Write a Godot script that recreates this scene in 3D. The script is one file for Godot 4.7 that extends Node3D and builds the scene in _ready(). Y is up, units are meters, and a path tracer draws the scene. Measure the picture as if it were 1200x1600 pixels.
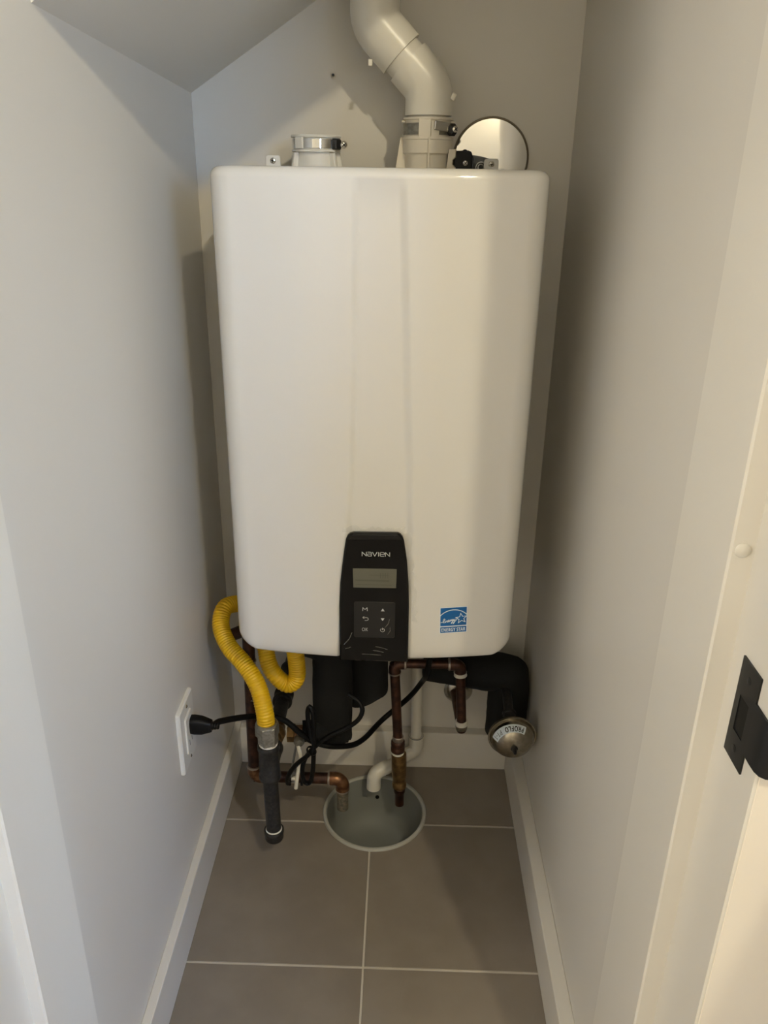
extends Node3D

# ---------------------------------------------------------------- mesh collector
class G:
	var v := PackedVector3Array()
	var n := PackedVector3Array()
	var ix := PackedInt32Array()

	func vert(p: Vector3, nn: Vector3) -> int:
		v.append(p)
		n.append(nn)
		return v.size() - 1

	func tri(a: int, b: int, c: int) -> void:
		var f := (v[b] - v[a]).cross(v[c] - v[a])
		if f.length_squared() < 1e-20:
			return
		if f.dot(n[a] + n[b] + n[c]) > 0.0:
			ix.append_array([a, c, b])
		else:
			ix.append_array([a, b, c])

	func flat(pts: Array, out: Vector3) -> void:
		var c := Vector3.ZERO
		for p in pts:
			c += p
		var nn := Vector3.ZERO
		for i in pts.size():
			nn += (pts[i] - c / pts.size()).cross(pts[(i + 1) % pts.size()] - c / pts.size())
		nn = nn.normalized()
		if nn.dot(out) < 0.0:
			nn = -nn
		var b := v.size()
		for p in pts:
			vert(p, nn)
		for i in range(1, pts.size() - 1):
			tri(b, b + i, b + i + 1)

	# rows of points; smooth normals from differences; ref: side the normals face (zero: away from each row's centre)
	func grid(rows: Array, closed: bool, ref := Vector3.ZERO, inside := false) -> void:
		var h := rows.size()
		var w: int = rows[0].size()
		var nn := []
		var s := 0.0
		for i in h:
			var r := PackedVector3Array()
			var cen := Vector3.ZERO
			for j in w:
				cen += rows[i][j]
			cen /= w
			for j in w:
				var ja := (j + w - 1) % w if closed else maxi(j - 1, 0)
				var jb := (j + 1) % w if closed else mini(j + 1, w - 1)
				var du: Vector3 = rows[i][jb] - rows[i][ja]
				if du.length_squared() < 1e-16:
					var k := i + 1 if i == 0 else i - 1
					du = rows[k][jb] - rows[k][ja]
				var dv: Vector3 = rows[mini(i + 1, h - 1)][j] - rows[maxi(i - 1, 0)][j]
				var c := du.cross(dv).normalized()
				r.append(c)
				var o: Vector3 = ref if ref != Vector3.ZERO else (rows[i][j] - cen).normalized()
				s += c.dot(o)
			nn.append(r)
		var sg := -1.0 if (s < 0.0) != inside else 1.0
		var b := v.size()
		for i in h:
			for j in w:
				vert(rows[i][j], nn[i][j] * sg)
		for i in h - 1:
			for j in (w if closed else w - 1):
				var a := b + i * w + j
				var d := b + i * w + (j + 1) % w
				tri(a, d, d + w)
				tri(a, d + w, a + w)

	func box(c: Vector3, size: Vector3, bevel := 0.001, bs := Basis.IDENTITY) -> void:
		var hs := size / 2.0
		var k := minf(bevel, minf(hs.x, minf(hs.y, hs.z)) * 0.9)
		var P := func(sx: float, sy: float, sz: float, ax: int) -> Vector3:
			var q := Vector3(sx * (hs.x - k), sy * (hs.y - k), sz * (hs.z - k))
			q[ax] = [sx, sy, sz][ax] * hs[ax]
			return c + bs * q
		for ax in 3:
			for s in [-1.0, 1.0]:
				var o := Vector3.ZERO
				o[ax] = s
				var pts := []
				for t in [[-1.0, -1.0], [1.0, -1.0], [1.0, 1.0], [-1.0, 1.0]]:
					var e := [0.0, 0.0, 0.0]
					e[ax] = s
					e[(ax + 1) % 3] = t[0]
					e[(ax + 2) % 3] = t[1]
					pts.append(P.call(e[0], e[1], e[2], ax))
				flat(pts, bs * o)
		for ax in 3:
			var a2 := (ax + 1) % 3
			var a3 := (ax + 2) % 3
			for s in [-1.0, 1.0]:
				for t in [-1.0, 1.0]:
					var o := Vector3.ZERO
					o[a2] = s
					o[a3] = t
					var e := [0.0, 0.0, 0.0]
					e[a2] = s
					e[a3] = t
					var pts := []
					for q in [[-1.0, a2], [1.0, a2], [1.0, a3], [-1.0, a3]]:
						e[ax] = q[0]
						pts.append(P.call(e[0], e[1], e[2], q[1]))
					flat(pts, bs * o)
		for sx in [-1.0, 1.0]:
			for sy in [-1.0, 1.0]:
				for sz in [-1.0, 1.0]:
					flat([P.call(sx, sy, sz, 0), P.call(sx, sy, sz, 1), P.call(sx, sy, sz, 2)], bs * Vector3(sx, sy, sz))

	func tube(path: PackedVector3Array, radius: Variant, segs := 20, caps := true, win := 1) -> void:
		var m := path.size()
		var t0 := (path[1] - path[0]).normalized()
		var up := t0.cross(Vector3.UP if absf(t0.y) < 0.9 else Vector3.RIGHT).normalized()
		var rows := []
		for i in m:
			var t := (path[mini(i + win, m - 1)] - path[maxi(i - win, 0)]).normalized()
			up = (up - t * up.dot(t)).normalized()
			var sd := t.cross(up)
			var rr: float = radius if radius is float else radius[i]
			var row := PackedVector3Array()
			for j in segs:
				var a := TAU * j / segs
				row.append(path[i] + (up * cos(a) + sd * sin(a)) * rr)
			rows.append(row)
		grid(rows, true)
		if caps:
			flat(Array(rows[0]), path[0] - path[1])
			flat(Array(rows[m - 1]), path[m - 1] - path[m - 2])

	# profile of Vector2(radius, height) along axis, listed so that outside lies to the right going up
	func lathe(o: Vector3, axis: Vector3, prof: Array, segs := 32, from := 0.0, to := TAU) -> void:
		axis = axis.normalized()
		var u := axis.cross(Vector3.FORWARD if absf(axis.z) < 0.9 else Vector3.UP).normalized()
		var w := axis.cross(u)
		var full := to - from > TAU - 0.001
		for i in prof.size() - 1:
			var a: Vector2 = prof[i]
			var b: Vector2 = prof[i + 1]
			var d := (b - a).normalized()
			var na := Vector2(d.y, -d.x)
			var n0 := na
			var n1 := na
			if i > 0:
				var e: Vector2 = (a - prof[i - 1]).normalized()
				if e.dot(d) > 0.75:
					n0 = (na + Vector2(e.y, -e.x)).normalized()
			if i < prof.size() - 2:
				var e: Vector2 = (prof[i + 2] - b).normalized()
				if e.dot(d) > 0.75:
					n1 = (na + Vector2(e.y, -e.x)).normalized()
			var base := v.size()
			for j in segs + 1:
				var g := from + (to - from) * j / segs
				var r := u * cos(g) + w * sin(g)
				vert(o + r * a.x + axis * a.y, r * n0.x + axis * n0.y)
				vert(o + r * b.x + axis * b.y, r * n1.x + axis * n1.y)
			for j in segs:
				var k := base + j * 2
				tri(k, k + 2, k + 3)
				tri(k, k + 3, k + 1)

	# polygon in (u, v) pushed from w = 0 to w = depth through a mapper (u, v, w) -> point
	func prism(poly: PackedVector2Array, depth: float, bevel: float, mp: Callable, back := true) -> void:
		var m := poly.size()
		var area := 0.0
		for i in m:
			area += poly[i].cross(poly[(i + 1) % m])
		if area < 0.0:
			poly = poly.duplicate()
			poly.reverse()
		var inner := PackedVector2Array()
		for i in m:
			var e0 := (poly[i] - poly[(i + m - 1) % m]).normalized()
			var e1 := (poly[(i + 1) % m] - poly[i]).normalized()
			var n0 := Vector2(e0.y, -e0.x)
			var n1 := Vector2(e1.y, -e1.x)
			var q := (n0 + n1).normalized()
			inner.append(poly[i] - q * bevel / maxf(0.35, q.dot(n0)))
		var up: Vector3 = mp.call(poly[0].x, poly[0].y, 1.0) - mp.call(poly[0].x, poly[0].y, 0.0)
		up = up.normalized()
		var face := func(pl: PackedVector2Array, w: float, o: Vector3) -> void:
			var t := Geometry2D.triangulate_polygon(pl)
			var b := v.size()
			for p in pl:
				vert(mp.call(p.x, p.y, w), o)
			for i in range(0, t.size(), 3):
				tri(b + t[i], b + t[i + 1], b + t[i + 2])
		face.call(inner if bevel > 0.0 else poly, depth, up)
		if back:
			face.call(poly, 0.0, -up)
		for i in m:
			var a := poly[i]
			var c := poly[(i + 1) % m]
			var e := (c - a).normalized() * 0.001
			var o: Vector3 = mp.call(a.x + e.y, a.y - e.x, 0.0) - mp.call(a.x, a.y, 0.0)
			flat([mp.call(a.x, a.y, 0.0), mp.call(c.x, c.y, 0.0), mp.call(c.x, c.y, depth - bevel), mp.call(a.x, a.y, depth - bevel)], o)
			if bevel > 0.0:
				var ia := inner[i]
				var ic := inner[(i + 1) % m]
				flat([mp.call(a.x, a.y, depth - bevel), mp.call(c.x, c.y, depth - bevel), mp.call(ic.x, ic.y, depth), mp.call(ia.x, ia.y, depth)], o.normalized() + up)

	func stroke(pts: Array, wd: float, mp: Callable, w := 0.0003) -> void:
		for i in pts.size() - 1:
			var a: Vector2 = pts[i]
			var b: Vector2 = pts[i + 1]
			var d := (b - a).normalized()
			var s := Vector2(-d.y, d.x) * wd / 2.0
			a -= d * wd * 0.35
			b += d * wd * 0.35
			var q := [a + s, b + s, b - s, a - s]
			var up: Vector3 = mp.call(a.x, a.y, 1.0) - mp.call(a.x, a.y, 0.0)
			flat(q.map(func(p): return mp.call(p.x, p.y, w)), up)

	func letters(text: String, size: Vector2, at: Vector2, mp: Callable, bold := false, w := 0.0003) -> void:
		var tm := TextMesh.new()
		var f := SystemFont.new()
		f.font_names = PackedStringArray(["Droid Sans"])
		if bold:
			f.font_weight = 700
		tm.font = f
		tm.text = text
		tm.font_size = 64
		tm.depth = 0.0
		tm.curve_step = 1.0
		var arr := tm.get_mesh_arrays()
		var pv: PackedVector3Array = arr[Mesh.ARRAY_VERTEX]
		var pi: PackedInt32Array = arr[Mesh.ARRAY_INDEX]
		var lo := Vector2(INF, INF)
		var hi := -lo
		for p in pv:
			lo = lo.min(Vector2(p.x, p.y))
			hi = hi.max(Vector2(p.x, p.y))
		var sc := size / (hi - lo)
		var b := v.size()
		for p in pv:
			var q := (Vector2(p.x, p.y) - (lo + hi) / 2.0) * sc + at
			var a3: Vector3 = mp.call(q.x, q.y, w)
			vert(a3, ((mp.call(q.x, q.y, w + 0.01) as Vector3) - a3).normalized())
		for i in range(0, pi.size(), 3):
			tri(b + pi[i], b + pi[i + 1], b + pi[i + 2])


# ---------------------------------------------------------------- nodes
var at_of := {}
var used := {}
var M := {}

func numbered(s: String) -> String:
	var k: int = used.get(s, 0)
	used[s] = k + 1
	return s if k == 0 else "%s_%03d" % [s, k]

func thing(called: String, label: String, category: String, base: Vector3, group := "") -> Node3D:
	var o := Node3D.new()
	o.name = numbered(called)
	add_child(o)
	o.position = base
	at_of[o] = base
	tag(o, label, category, group)
	return o

func tag(o: Node, label: String, category: String, group := "") -> void:
	o.set_meta("label", label)
	o.set_meta("category", category)
	if group:
		o.set_meta("group", group)

func put(called: String, g: G, m: Material, parent: Node = null, label := "") -> MeshInstance3D:
	var lo := Vector3(INF, INF, INF)
	var hi := -lo
	for p in g.v:
		lo = lo.min(p)
		hi = hi.max(p)
	var c := (lo + hi) / 2.0
	if parent == null:
		c.y = lo.y
	var vs := PackedVector3Array()
	for p in g.v:
		vs.append(p - c)
	var arr := []
	arr.resize(Mesh.ARRAY_MAX)
	arr[Mesh.ARRAY_VERTEX] = vs
	arr[Mesh.ARRAY_NORMAL] = g.n
	arr[Mesh.ARRAY_INDEX] = g.ix
	var am := ArrayMesh.new()
	am.add_surface_from_arrays(Mesh.PRIMITIVE_TRIANGLES, arr)
	var o := MeshInstance3D.new()
	o.mesh = am
	o.material_override = m
	o.cast_shadow = GeometryInstance3D.SHADOW_CASTING_SETTING_ON
	o.name = called if parent else numbered(called)
	if parent:
		parent.add_child(o, true)
		o.position = c - at_of[parent]
	else:
		add_child(o)
		o.position = c
	at_of[o] = c
	if label:
		o.set_meta("label", label)
	return o

func struct(called: String, g: G, m: Material, parent: Node = null) -> MeshInstance3D:
	var o := put(called, g, m, parent)
	if parent == null:
		o.set_meta("kind", "structure")
	return o

func mat(c: Color, rough: float, metal := 0.0) -> StandardMaterial3D:
	var m := StandardMaterial3D.new()
	m.albedo_color = c
	m.roughness = rough
	m.metallic = metal
	return m

func noise_mat(cols: Array, freq: float, rough: float, metal := 0.0, sd := 1, bump := 0.0, scale := 1.0) -> StandardMaterial3D:
	var m := mat(Color.WHITE, rough, metal)
	var fn := FastNoiseLite.new()
	fn.seed = sd
	fn.frequency = freq
	fn.fractal_octaves = 4
	var gr := Gradient.new()
	gr.offsets = PackedFloat32Array([0.25, 0.5, 0.75])
	gr.colors = PackedColorArray(cols)
	var t := NoiseTexture2D.new()
	t.width = 512
	t.height = 512
	t.seamless = true
	t.noise = fn
	t.color_ramp = gr
	m.albedo_texture = t
	m.uv1_triplanar = true
	m.uv1_world_triplanar = true
	m.uv1_scale = Vector3.ONE * scale
	if bump > 0.0:
		var b := NoiseTexture2D.new()
		b.width = 512
		b.height = 512
		b.seamless = true
		b.noise = fn
		b.as_normal_map = true
		b.bump_strength = 4.0
		m.normal_enabled = true
		m.normal_texture = b
		m.normal_scale = bump
	return m

func rgb(r: float, g: float, b: float) -> Color:
	return Color(r / 255.0, g / 255.0, b / 255.0)

func V(x: float, y: float, z: float) -> Vector3:
	return Vector3(x, y, z)

# Catmull-Rom through the points, even steps
func spline(pts: Array, step := 0.003) -> PackedVector3Array:
	var c := Curve3D.new()
	c.bake_interval = step
	for i in pts.size():
		var a: Vector3 = pts[maxi(i - 1, 0)]
		var b: Vector3 = pts[mini(i + 1, pts.size() - 1)]
		var p: Vector3 = pts[i]
		var t := (b - a).normalized()
		var li: float = p.distance_to(a) / 3.0
		var lo: float = p.distance_to(b) / 3.0
		c.add_point(p, -t * li, t * lo)
	var L := c.get_baked_length()
	var n := maxi(2, int(L / step))
	var out := PackedVector3Array()
	for i in n + 1:
		out.append(c.sample_baked(L * i / n, true))
	return out

# straight runs joined by round bends
func bends(pts: Array, rad: float, segs := 8) -> PackedVector3Array:
	var out := PackedVector3Array([pts[0]])
	for i in range(1, pts.size() - 1):
		var p: Vector3 = pts[i]
		var a: Vector3 = (pts[i - 1] - p).normalized()
		var b: Vector3 = (pts[i + 1] - p).normalized()
		var half := a.angle_to(b) / 2.0
		var d := rad / tan(half)
		var c := p + (a + b).normalized() * rad / sin(half)
		var s := p + a * d - c
		var e := p + b * d - c
		for k in segs + 1:
			out.append(c + s.slerp(e, float(k) / segs))
	out.append(pts[-1])
	return out

func corner(p: Vector3, a: Vector3, b: Vector3, la: float, lb: float, rad: float) -> PackedVector3Array:
	return bends([p + a.normalized() * la, p, p + b.normalized() * lb], rad, 10)

func ngon(c: Vector2, r: float, n: int, turn := 0.0) -> PackedVector2Array:
	var o := PackedVector2Array()
	for i in n:
		var a := TAU * i / n + turn
		o.append(c + Vector2(cos(a), sin(a)) * r)
	return o

func round_rect(c: Vector2, s: Vector2, r: float, k := 4) -> PackedVector2Array:
	var o := PackedVector2Array()
	for q in 4:
		var sx: float = [1, -1, -1, 1][q]
		var sy: float = [1, 1, -1, -1][q]
		var cc := c + Vector2(sx * (s.x / 2 - r), sy * (s.y / 2 - r))
		for i in k + 1:
			var a := PI / 2 * (q + float(i) / k)
			o.append(cc + Vector2(cos(a), sin(a)) * r)
	return o

# mapper for a flat face at o with axes u and v
func plane(o: Vector3, u: Vector3, v: Vector3) -> Callable:
	var w := u.cross(v).normalized()
	return func(a: float, b: float, c: float) -> Vector3: return o + u * a + v * b + w * c

func hex_nut(o: Vector3, axis: Vector3, r: float, h: float) -> G:
	var g := G.new()
	axis = axis.normalized()
	var u := axis.cross(Vector3.FORWARD if absf(axis.z) < 0.9 else Vector3.UP).normalized()
	g.prism(ngon(Vector2.ZERO, r, 6, 0.3), h, r * 0.1, plane(o, u, axis.cross(u)))
	return g

func screw(o: Vector3, u: Vector3, v: Vector3, r: float, parent: Node) -> void:
	var g := G.new()
	var w := u.cross(v).normalized()
	g.lathe(o, w, [Vector2(r, 0), Vector2(r, r * 0.35), Vector2(r * 0.7, r * 0.6), Vector2(0.00005, r * 0.65)], 20)
	put("screw", g, M.steel, parent)
	var x := G.new()
	var mp := plane(o, u, v)
	for t in [0.75, 0.75 + PI / 2]:
		var d := Vector2(cos(t), sin(t)) * r * 0.55
		x.stroke([-d, d], r * 0.28, mp, r * 0.68)
	put("screw_slot", x, M.black_rubber, parent)

const ZB := -1.401       # back wall
const XL := -0.340       # left wall
const XR := 0.263        # right wall
const HX := -0.034       # middle of the heater

func front(x: float, y: float) -> float:
	var h := x - HX
	var z := -1.047 - 0.5 * h * h
	var t := clampf((1.0 - y) / 0.5, 0.0, 1.0)
	t *= t
	var lo := lerpf(-0.068, -0.092, t)
	var li := lerpf(-0.058, -0.080, t)
	var t2 := clampf((1.17 - y) / 0.5, 0.0, 1.0)
	var ri := lerpf(-0.010, 0.012, t2)
	var ro := lerpf(0.004, 0.026, t2)
	var k := smoothstep(lo, li, x) * (1.0 - smoothstep(ri, ro, x))
	k *= 1.0 - smoothstep(1.162, 1.178, y)
	return z - 0.0050 * k

func on_heater(x: float, y: float, w: float) -> Vector3:
	return V(x, y, front(x, y) + w)


func _ready() -> void:
	# ---- camera
	var cam := Camera3D.new()
	cam.name = "camera"
	add_child(cam)
	cam.transform = Transform3D(Basis(V(0.99956, 0.01447, -0.02578), V(-0.02336, 0.92095, -0.38898), V(0.01812, 0.38941, 0.92088)).orthonormalized(), V(0, 1.18, 0))
	cam.fov = 65.24
	cam.near = 0.02
	cam.current = true
	# ---- sky and exposure
	var we := WorldEnvironment.new()
	we.name = "world"
	var env := Environment.new()
	env.background_mode = Environment.BG_SKY
	var sky := Sky.new()
	var sm := ProceduralSkyMaterial.new()
	sm.sky_top_color = rgb(114, 164, 234)
	sm.sky_horizon_color = rgb(194, 220, 248)
	sm.ground_horizon_color = rgb(180, 198, 218)
	sm.ground_bottom_color = rgb(120, 130, 142)
	sm.sun_angle_max = 0.0
	sm.energy_multiplier = 30.0
	sky.sky_material = sm
	env.sky = sky
	env.tonemap_mode = Environment.TONE_MAPPER_LINEAR
	env.tonemap_exposure = 1.0
	env.sdfgi_enabled = true
	env.ssao_enabled = true
	env.ssil_enabled = true
	we.environment = env
	add_child(we)
	# ---- lamps of the hallway behind the viewer: a recessed downlight and an opal globe on a stand
	var lamps := [[V(0.63, 2.34, 0.6), 1.36, 0.026, rgb(255, 242, 208)], [V(-1.15, 1.50, 0.40), 0.84, 0.115, rgb(255, 249, 236)]]
	for q in lamps:
		var lamp := OmniLight3D.new()
		lamp.name = numbered("hall_light")
		lamp.light_color = q[3]
		lamp.light_energy = q[1]
		lamp.light_size = q[2]
		lamp.omni_range = 20.0
		lamp.omni_attenuation = 2.0
		lamp.shadow_enabled = true
		add_child(lamp)
		lamp.position = q[0]

	materials()
	room(lamps)
	heater()
	vent()
	gas()
	copper()
	insulation()
	drain()
	electric()
	doorway()

func materials() -> void:
	M.wall = mat(rgb(219, 214, 204), 0.5)
	M.ceiling = mat(rgb(222, 219, 212), 0.85)
	M.trim = mat(rgb(228, 223, 212), 0.35)
	M.casing = mat(rgb(244, 235, 220), 0.45)
	M.tile = noise_mat([rgb(134, 124, 112), rgb(137, 127, 115), rgb(140, 130, 118)], 0.012, 0.38, 0.0, 5, 0.03, 1.5)
	M.tile_b = noise_mat([rgb(131, 121, 109), rgb(134, 124, 112), rgb(138, 128, 116)], 0.012, 0.38, 0.0, 6, 0.03, 1.5)
	M.grout = mat(rgb(196, 188, 174), 0.9)
	M.white_gloss = mat(rgb(226, 223, 216), 0.07)
	M.white_gloss.clearcoat_enabled = true
	M.white_gloss.clearcoat = 0.5
	M.white_gloss.clearcoat_roughness = 0.05
	M.white_plastic = mat(rgb(226, 223, 214), 0.35)
	M.cream_plastic = mat(rgb(222, 214, 198), 0.4)
	M.pvc = mat(rgb(226, 221, 208), 0.3)
	M.black_gloss = mat(rgb(8, 8, 8), 0.1)
	M.black_gloss.metallic_specular = 0.4
	M.black_panel = mat(rgb(12, 12, 12), 0.2)
	M.keypad = mat(rgb(26, 25, 24), 0.45)
	M.print_white = mat(rgb(206, 206, 204), 0.6)
	M.lcd = mat(rgb(102, 101, 89), 0.18)
	M.lcd_dim = mat(rgb(92, 92, 80), 0.2)
	M.blue = mat(rgb(16, 96, 164), 0.35)
	M.sticker_white = mat(rgb(226, 236, 242), 0.4)
	M.steel = mat(rgb(200, 198, 192), 0.22, 1.0)
	M.chrome = mat(rgb(214, 212, 206), 0.06, 1.0)
	M.tank = noise_mat([rgb(150, 142, 126), rgb(166, 158, 142), rgb(178, 171, 156)], 0.03, 0.26, 1.0, 8, 0.0, 6.0)
	M.zinc = noise_mat([rgb(136, 132, 122), rgb(152, 149, 138), rgb(166, 162, 150)], 0.03, 0.4, 0.75, 9, 0.05, 8.0)
	M.iron = noise_mat([rgb(36, 36, 37), rgb(45, 44, 44), rgb(56, 53, 51)], 0.03, 0.5, 0.3, 10, 0.12, 8.0)
	M.copper = noise_mat([rgb(56, 37, 31), rgb(72, 47, 38), rgb(88, 58, 45)], 0.012, 0.4, 0.6, 11, 0.04, 6.0)
	M.copper_bright = noise_mat([rgb(88, 58, 40), rgb(112, 76, 52), rgb(140, 104, 72)], 0.02, 0.33, 0.7, 12, 0.04, 6.0)
	M.brass = noise_mat([rgb(104, 80, 50), rgb(122, 96, 60), rgb(142, 112, 72)], 0.02, 0.36, 0.75, 13, 0.04, 6.0)
	M.solder = mat(rgb(172, 160, 148), 0.4, 0.8)
	M.oxide = noise_mat([rgb(96, 96, 84), rgb(118, 112, 98), rgb(136, 122, 104)], 0.03, 0.55, 0.5, 14, 0.05, 8.0)
	M.yellow = mat(rgb(224, 178, 18), 0.42)
	M.foam = noise_mat([rgb(6, 7, 8), rgb(9, 10, 11), rgb(12, 13, 14)], 0.05, 0.9, 0.0, 15, 0.15, 8.0)
	M.black_rubber = mat(rgb(7, 7, 8), 0.5)
	M.black_rubber.metallic_specular = 0.35
	M.rim_bronze = mat(rgb(120, 110, 94), 0.35, 0.8)
	M.black_metal = mat(rgb(26, 26, 27), 0.42, 0.2)
	M.grey_plastic = mat(rgb(108, 112, 116), 0.4)
	M.grey_metal = mat(rgb(150, 150, 148), 0.35, 0.7)
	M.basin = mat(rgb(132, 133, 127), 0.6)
	M.basin_rim = mat(rgb(176, 175, 166), 0.45)
	M.tape = mat(rgb(222, 218, 206), 0.7)
	M.lever = mat(rgb(224, 218, 200), 0.4)
	M.clear = mat(Color(0.95, 0.95, 0.93, 0.16), 0.3)
	M.clear.transparency = BaseMaterial3D.TRANSPARENCY_ALPHA
	M.silicone = mat(rgb(226, 221, 209), 0.3)
	M.lamp = mat(rgb(255, 240, 215), 0.5)
	M.lamp.emission_enabled = true
	M.lamp.emission = rgb(255, 226, 186)
	M.lamp.emission_energy_multiplier = 1.2
	M.ground = mat(rgb(150, 150, 140), 0.9)

func wallbox(a: Vector3, b: Vector3, bevel := 0.0005) -> G:
	var g := G.new()
	g.box((a + b) / 2.0, (b - a).abs(), bevel)
	return g

func room(lamps: Array) -> void:
	# closet shell
	struct("wall_left", wallbox(V(XL - 0.1, -0.03, -1.52), V(XL, 2.45, -0.60)), M.wall)
	struct("wall_right", wallbox(V(XR, -0.03, -1.52), V(XR + 0.1, 2.45, -0.60)), M.wall)
	struct("wall_back", wallbox(V(XL, -0.03, -1.52), V(XR, 2.45, ZB)), M.wall)
	# the stair's underside: a slope that comes down to the left wall and stops short of the doorway
	var g := G.new()
	var low := func(x: float, z: float) -> Vector3: return V(x, 1.292 + 0.633 * (x - XL) + 0.043 * (z - ZB), z)
	var zf := -0.83
	var p := [low.call(XL, ZB), low.call(XR, ZB), V(XR, 2.45, ZB), V(XL, 2.45, ZB), low.call(XL, zf), low.call(XR, zf), V(XR, 2.45, zf), V(XL, 2.45, zf)]
	g.flat([p[0], p[1], p[5], p[4]], Vector3.DOWN)
	g.flat([p[4], p[5], p[6], p[7]], Vector3.BACK)
	g.flat([p[0], p[1], p[2], p[3]], Vector3.FORWARD)
	g.flat([p[3], p[2], p[6], p[7]], Vector3.UP)
	g.flat([p[0], p[4], p[7], p[3]], Vector3.LEFT)
	g.flat([p[1], p[5], p[6], p[2]], Vector3.RIGHT)
	struct("ceiling", g, M.ceiling)
	# floor: a grout bed with the tiles set proud of it and a round hole for the basin
	var hole := ngon(Vector2(-0.034, -1.245), 0.101, 48)
	var fl := func(a: float, b: float, c: float) -> Vector3: return V(a, c, b)
	var bed := G.new()
	for r in [[-2.0, -1.55, -0.034, 1.5], [-0.034, -1.55, 3.75, 1.5]]:
		var pl := PackedVector2Array([Vector2(r[0], r[1]), Vector2(r[2], r[1]), Vector2(r[2], r[3]), Vector2(r[0], r[3])])
		for q in Geometry2D.clip_polygons(pl, hole):
			bed.prism(q, 0.06, 0.0, func(a: float, b: float, c: float) -> Vector3: return V(a, -0.0612 + c, b))
	var floor_node := struct("floor", bed, M.grout)
	var zs := [-1.401, -1.2135, -0.902, -0.5905, -0.279, 0.0325, 0.344, 0.6555, 0.967, 1.2785, 1.35]
	var k := 0
	for i in zs.size() - 1:
		for j in range(-4, 7):
			var x0: float = -0.04 + 0.613 * j
			var x1: float = x0 + 0.613
			var lo := XL if i < 3 else -1.9
			var hi := XR if i < 3 else 3.6
			x0 = maxf(x0 + 0.0016, lo)
			x1 = minf(x1 - 0.0016, hi)
			if x1 - x0 < 0.01:
				continue
			var pl := PackedVector2Array([Vector2(x0, zs[i] + 0.0016), Vector2(x1, zs[i] + 0.0016), Vector2(x1, zs[i + 1] - 0.0016), Vector2(x0, zs[i + 1] - 0.0016)])
			for q in Geometry2D.clip_polygons(pl, hole):
				var tg := G.new()
				tg.prism(q, 0.0098, 0.0008, func(a: float, b: float, c: float) -> Vector3: return V(a, -0.01 + c, b))
				put("tile", tg, M.tile if k % 2 else M.tile_b, floor_node)
			k += 1
	# baseboards
	var bb := func(a: Vector3, b: Vector3) -> G: return wallbox(a, b, 0.0012)
	struct("baseboard_back", bb.call(V(XL + 0.014, 0, ZB), V(XR - 0.022, 0.0915, ZB + 0.022)), M.wall)
	struct("baseboard_right", bb.call(V(XR - 0.022, 0, ZB), V(XR, 0.0915, -0.692)), M.wall)
	struct("baseboard_left", bb.call(V(XL, 0, ZB), V(XL + 0.014, 0.0915, -0.602)), M.wall)
	# the hallway behind the camera
	struct("ceiling_hall", wallbox(V(-2.0, 2.45, -1.55), V(3.75, 2.6, 1.5)), M.ceiling)
	struct("wall_front_left", wallbox(V(-2.0, -0.03, -0.60), V(XL - 0.013, 2.45, -0.44)), M.wall)
	struct("wall_front_right", wallbox(V(0.296, -0.03, -0.60), V(3.6, 2.45, -0.511)), M.wall)
	struct("wall_front_top", wallbox(V(XL - 0.013, 2.06, -0.60), V(0.296, 2.45, -0.511)), M.wall)
	struct("wall_hall_left", wallbox(V(-2.0, -0.03, -0.44), V(-1.9, 2.45, 1.35)), M.wall)
	struct("wall_half", wallbox(V(0.42, 0, -0.30), V(0.80, 1.20, 0.0), 0.004), M.wall)
	# opposite wall with a narrow window
	var far := G.new()
	for r in [[-2.0, 1.05, -0.03, 2.45], [1.65, 3.75, -0.03, 2.45], [1.05, 1.65, 1.95, 2.45], [1.05, 1.65, -0.03, 0.85]]:
		far.box(V((r[0] + r[1]) / 2, (r[2] + r[3]) / 2, 1.4), V(r[1] - r[0], r[3] - r[2], 0.1), 0.0005)
	struct("wall_hall_far", far, M.wall)
	# end wall with a low window
	var rt := G.new()
	for r in [[-0.6, 0.05, -0.03, 2.45], [0.4, 1.5, -0.03, 2.45], [0.05, 0.4, 1.1, 2.45], [0.05, 0.4, -0.03, 0.3]]:
		rt.box(V(3.65, (r[2] + r[3]) / 2, (r[0] + r[1]) / 2), V(0.1, r[3] - r[2], r[1] - r[0]), 0.0005)
	struct("wall_hall_right", rt, M.wall)
	struct("terrace_floor", wallbox(V(-12, -0.4, -12), V(16, -0.25, 16)), M.ground)
	# lamp fittings
	var d: Vector3 = lamps[0][0]
	var t := thing("downlight", "small round downlight in the hall ceiling behind the viewer", "lamp", d)
	var a := G.new()
	a.lathe(d, Vector3.UP, [Vector2(0.036, 0.02), Vector2(0.055, 0.02), Vector2(0.06, 0.1), Vector2(0.06, 0.11)], 32)
	a.lathe(d, Vector3.UP, [Vector2(0.036, 0.1), Vector2(0.036, 0.02)], 32)
	put("trim_ring", a, M.white_plastic, t)
	var b := G.new()
	b.lathe(d + V(0, 0.04, 0), Vector3.DOWN, [Vector2(0.035, 0), Vector2(0.02, 0.006), Vector2(0.0001, 0.008)], 24)
	put("diffuser", b, M.lamp, t)
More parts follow.
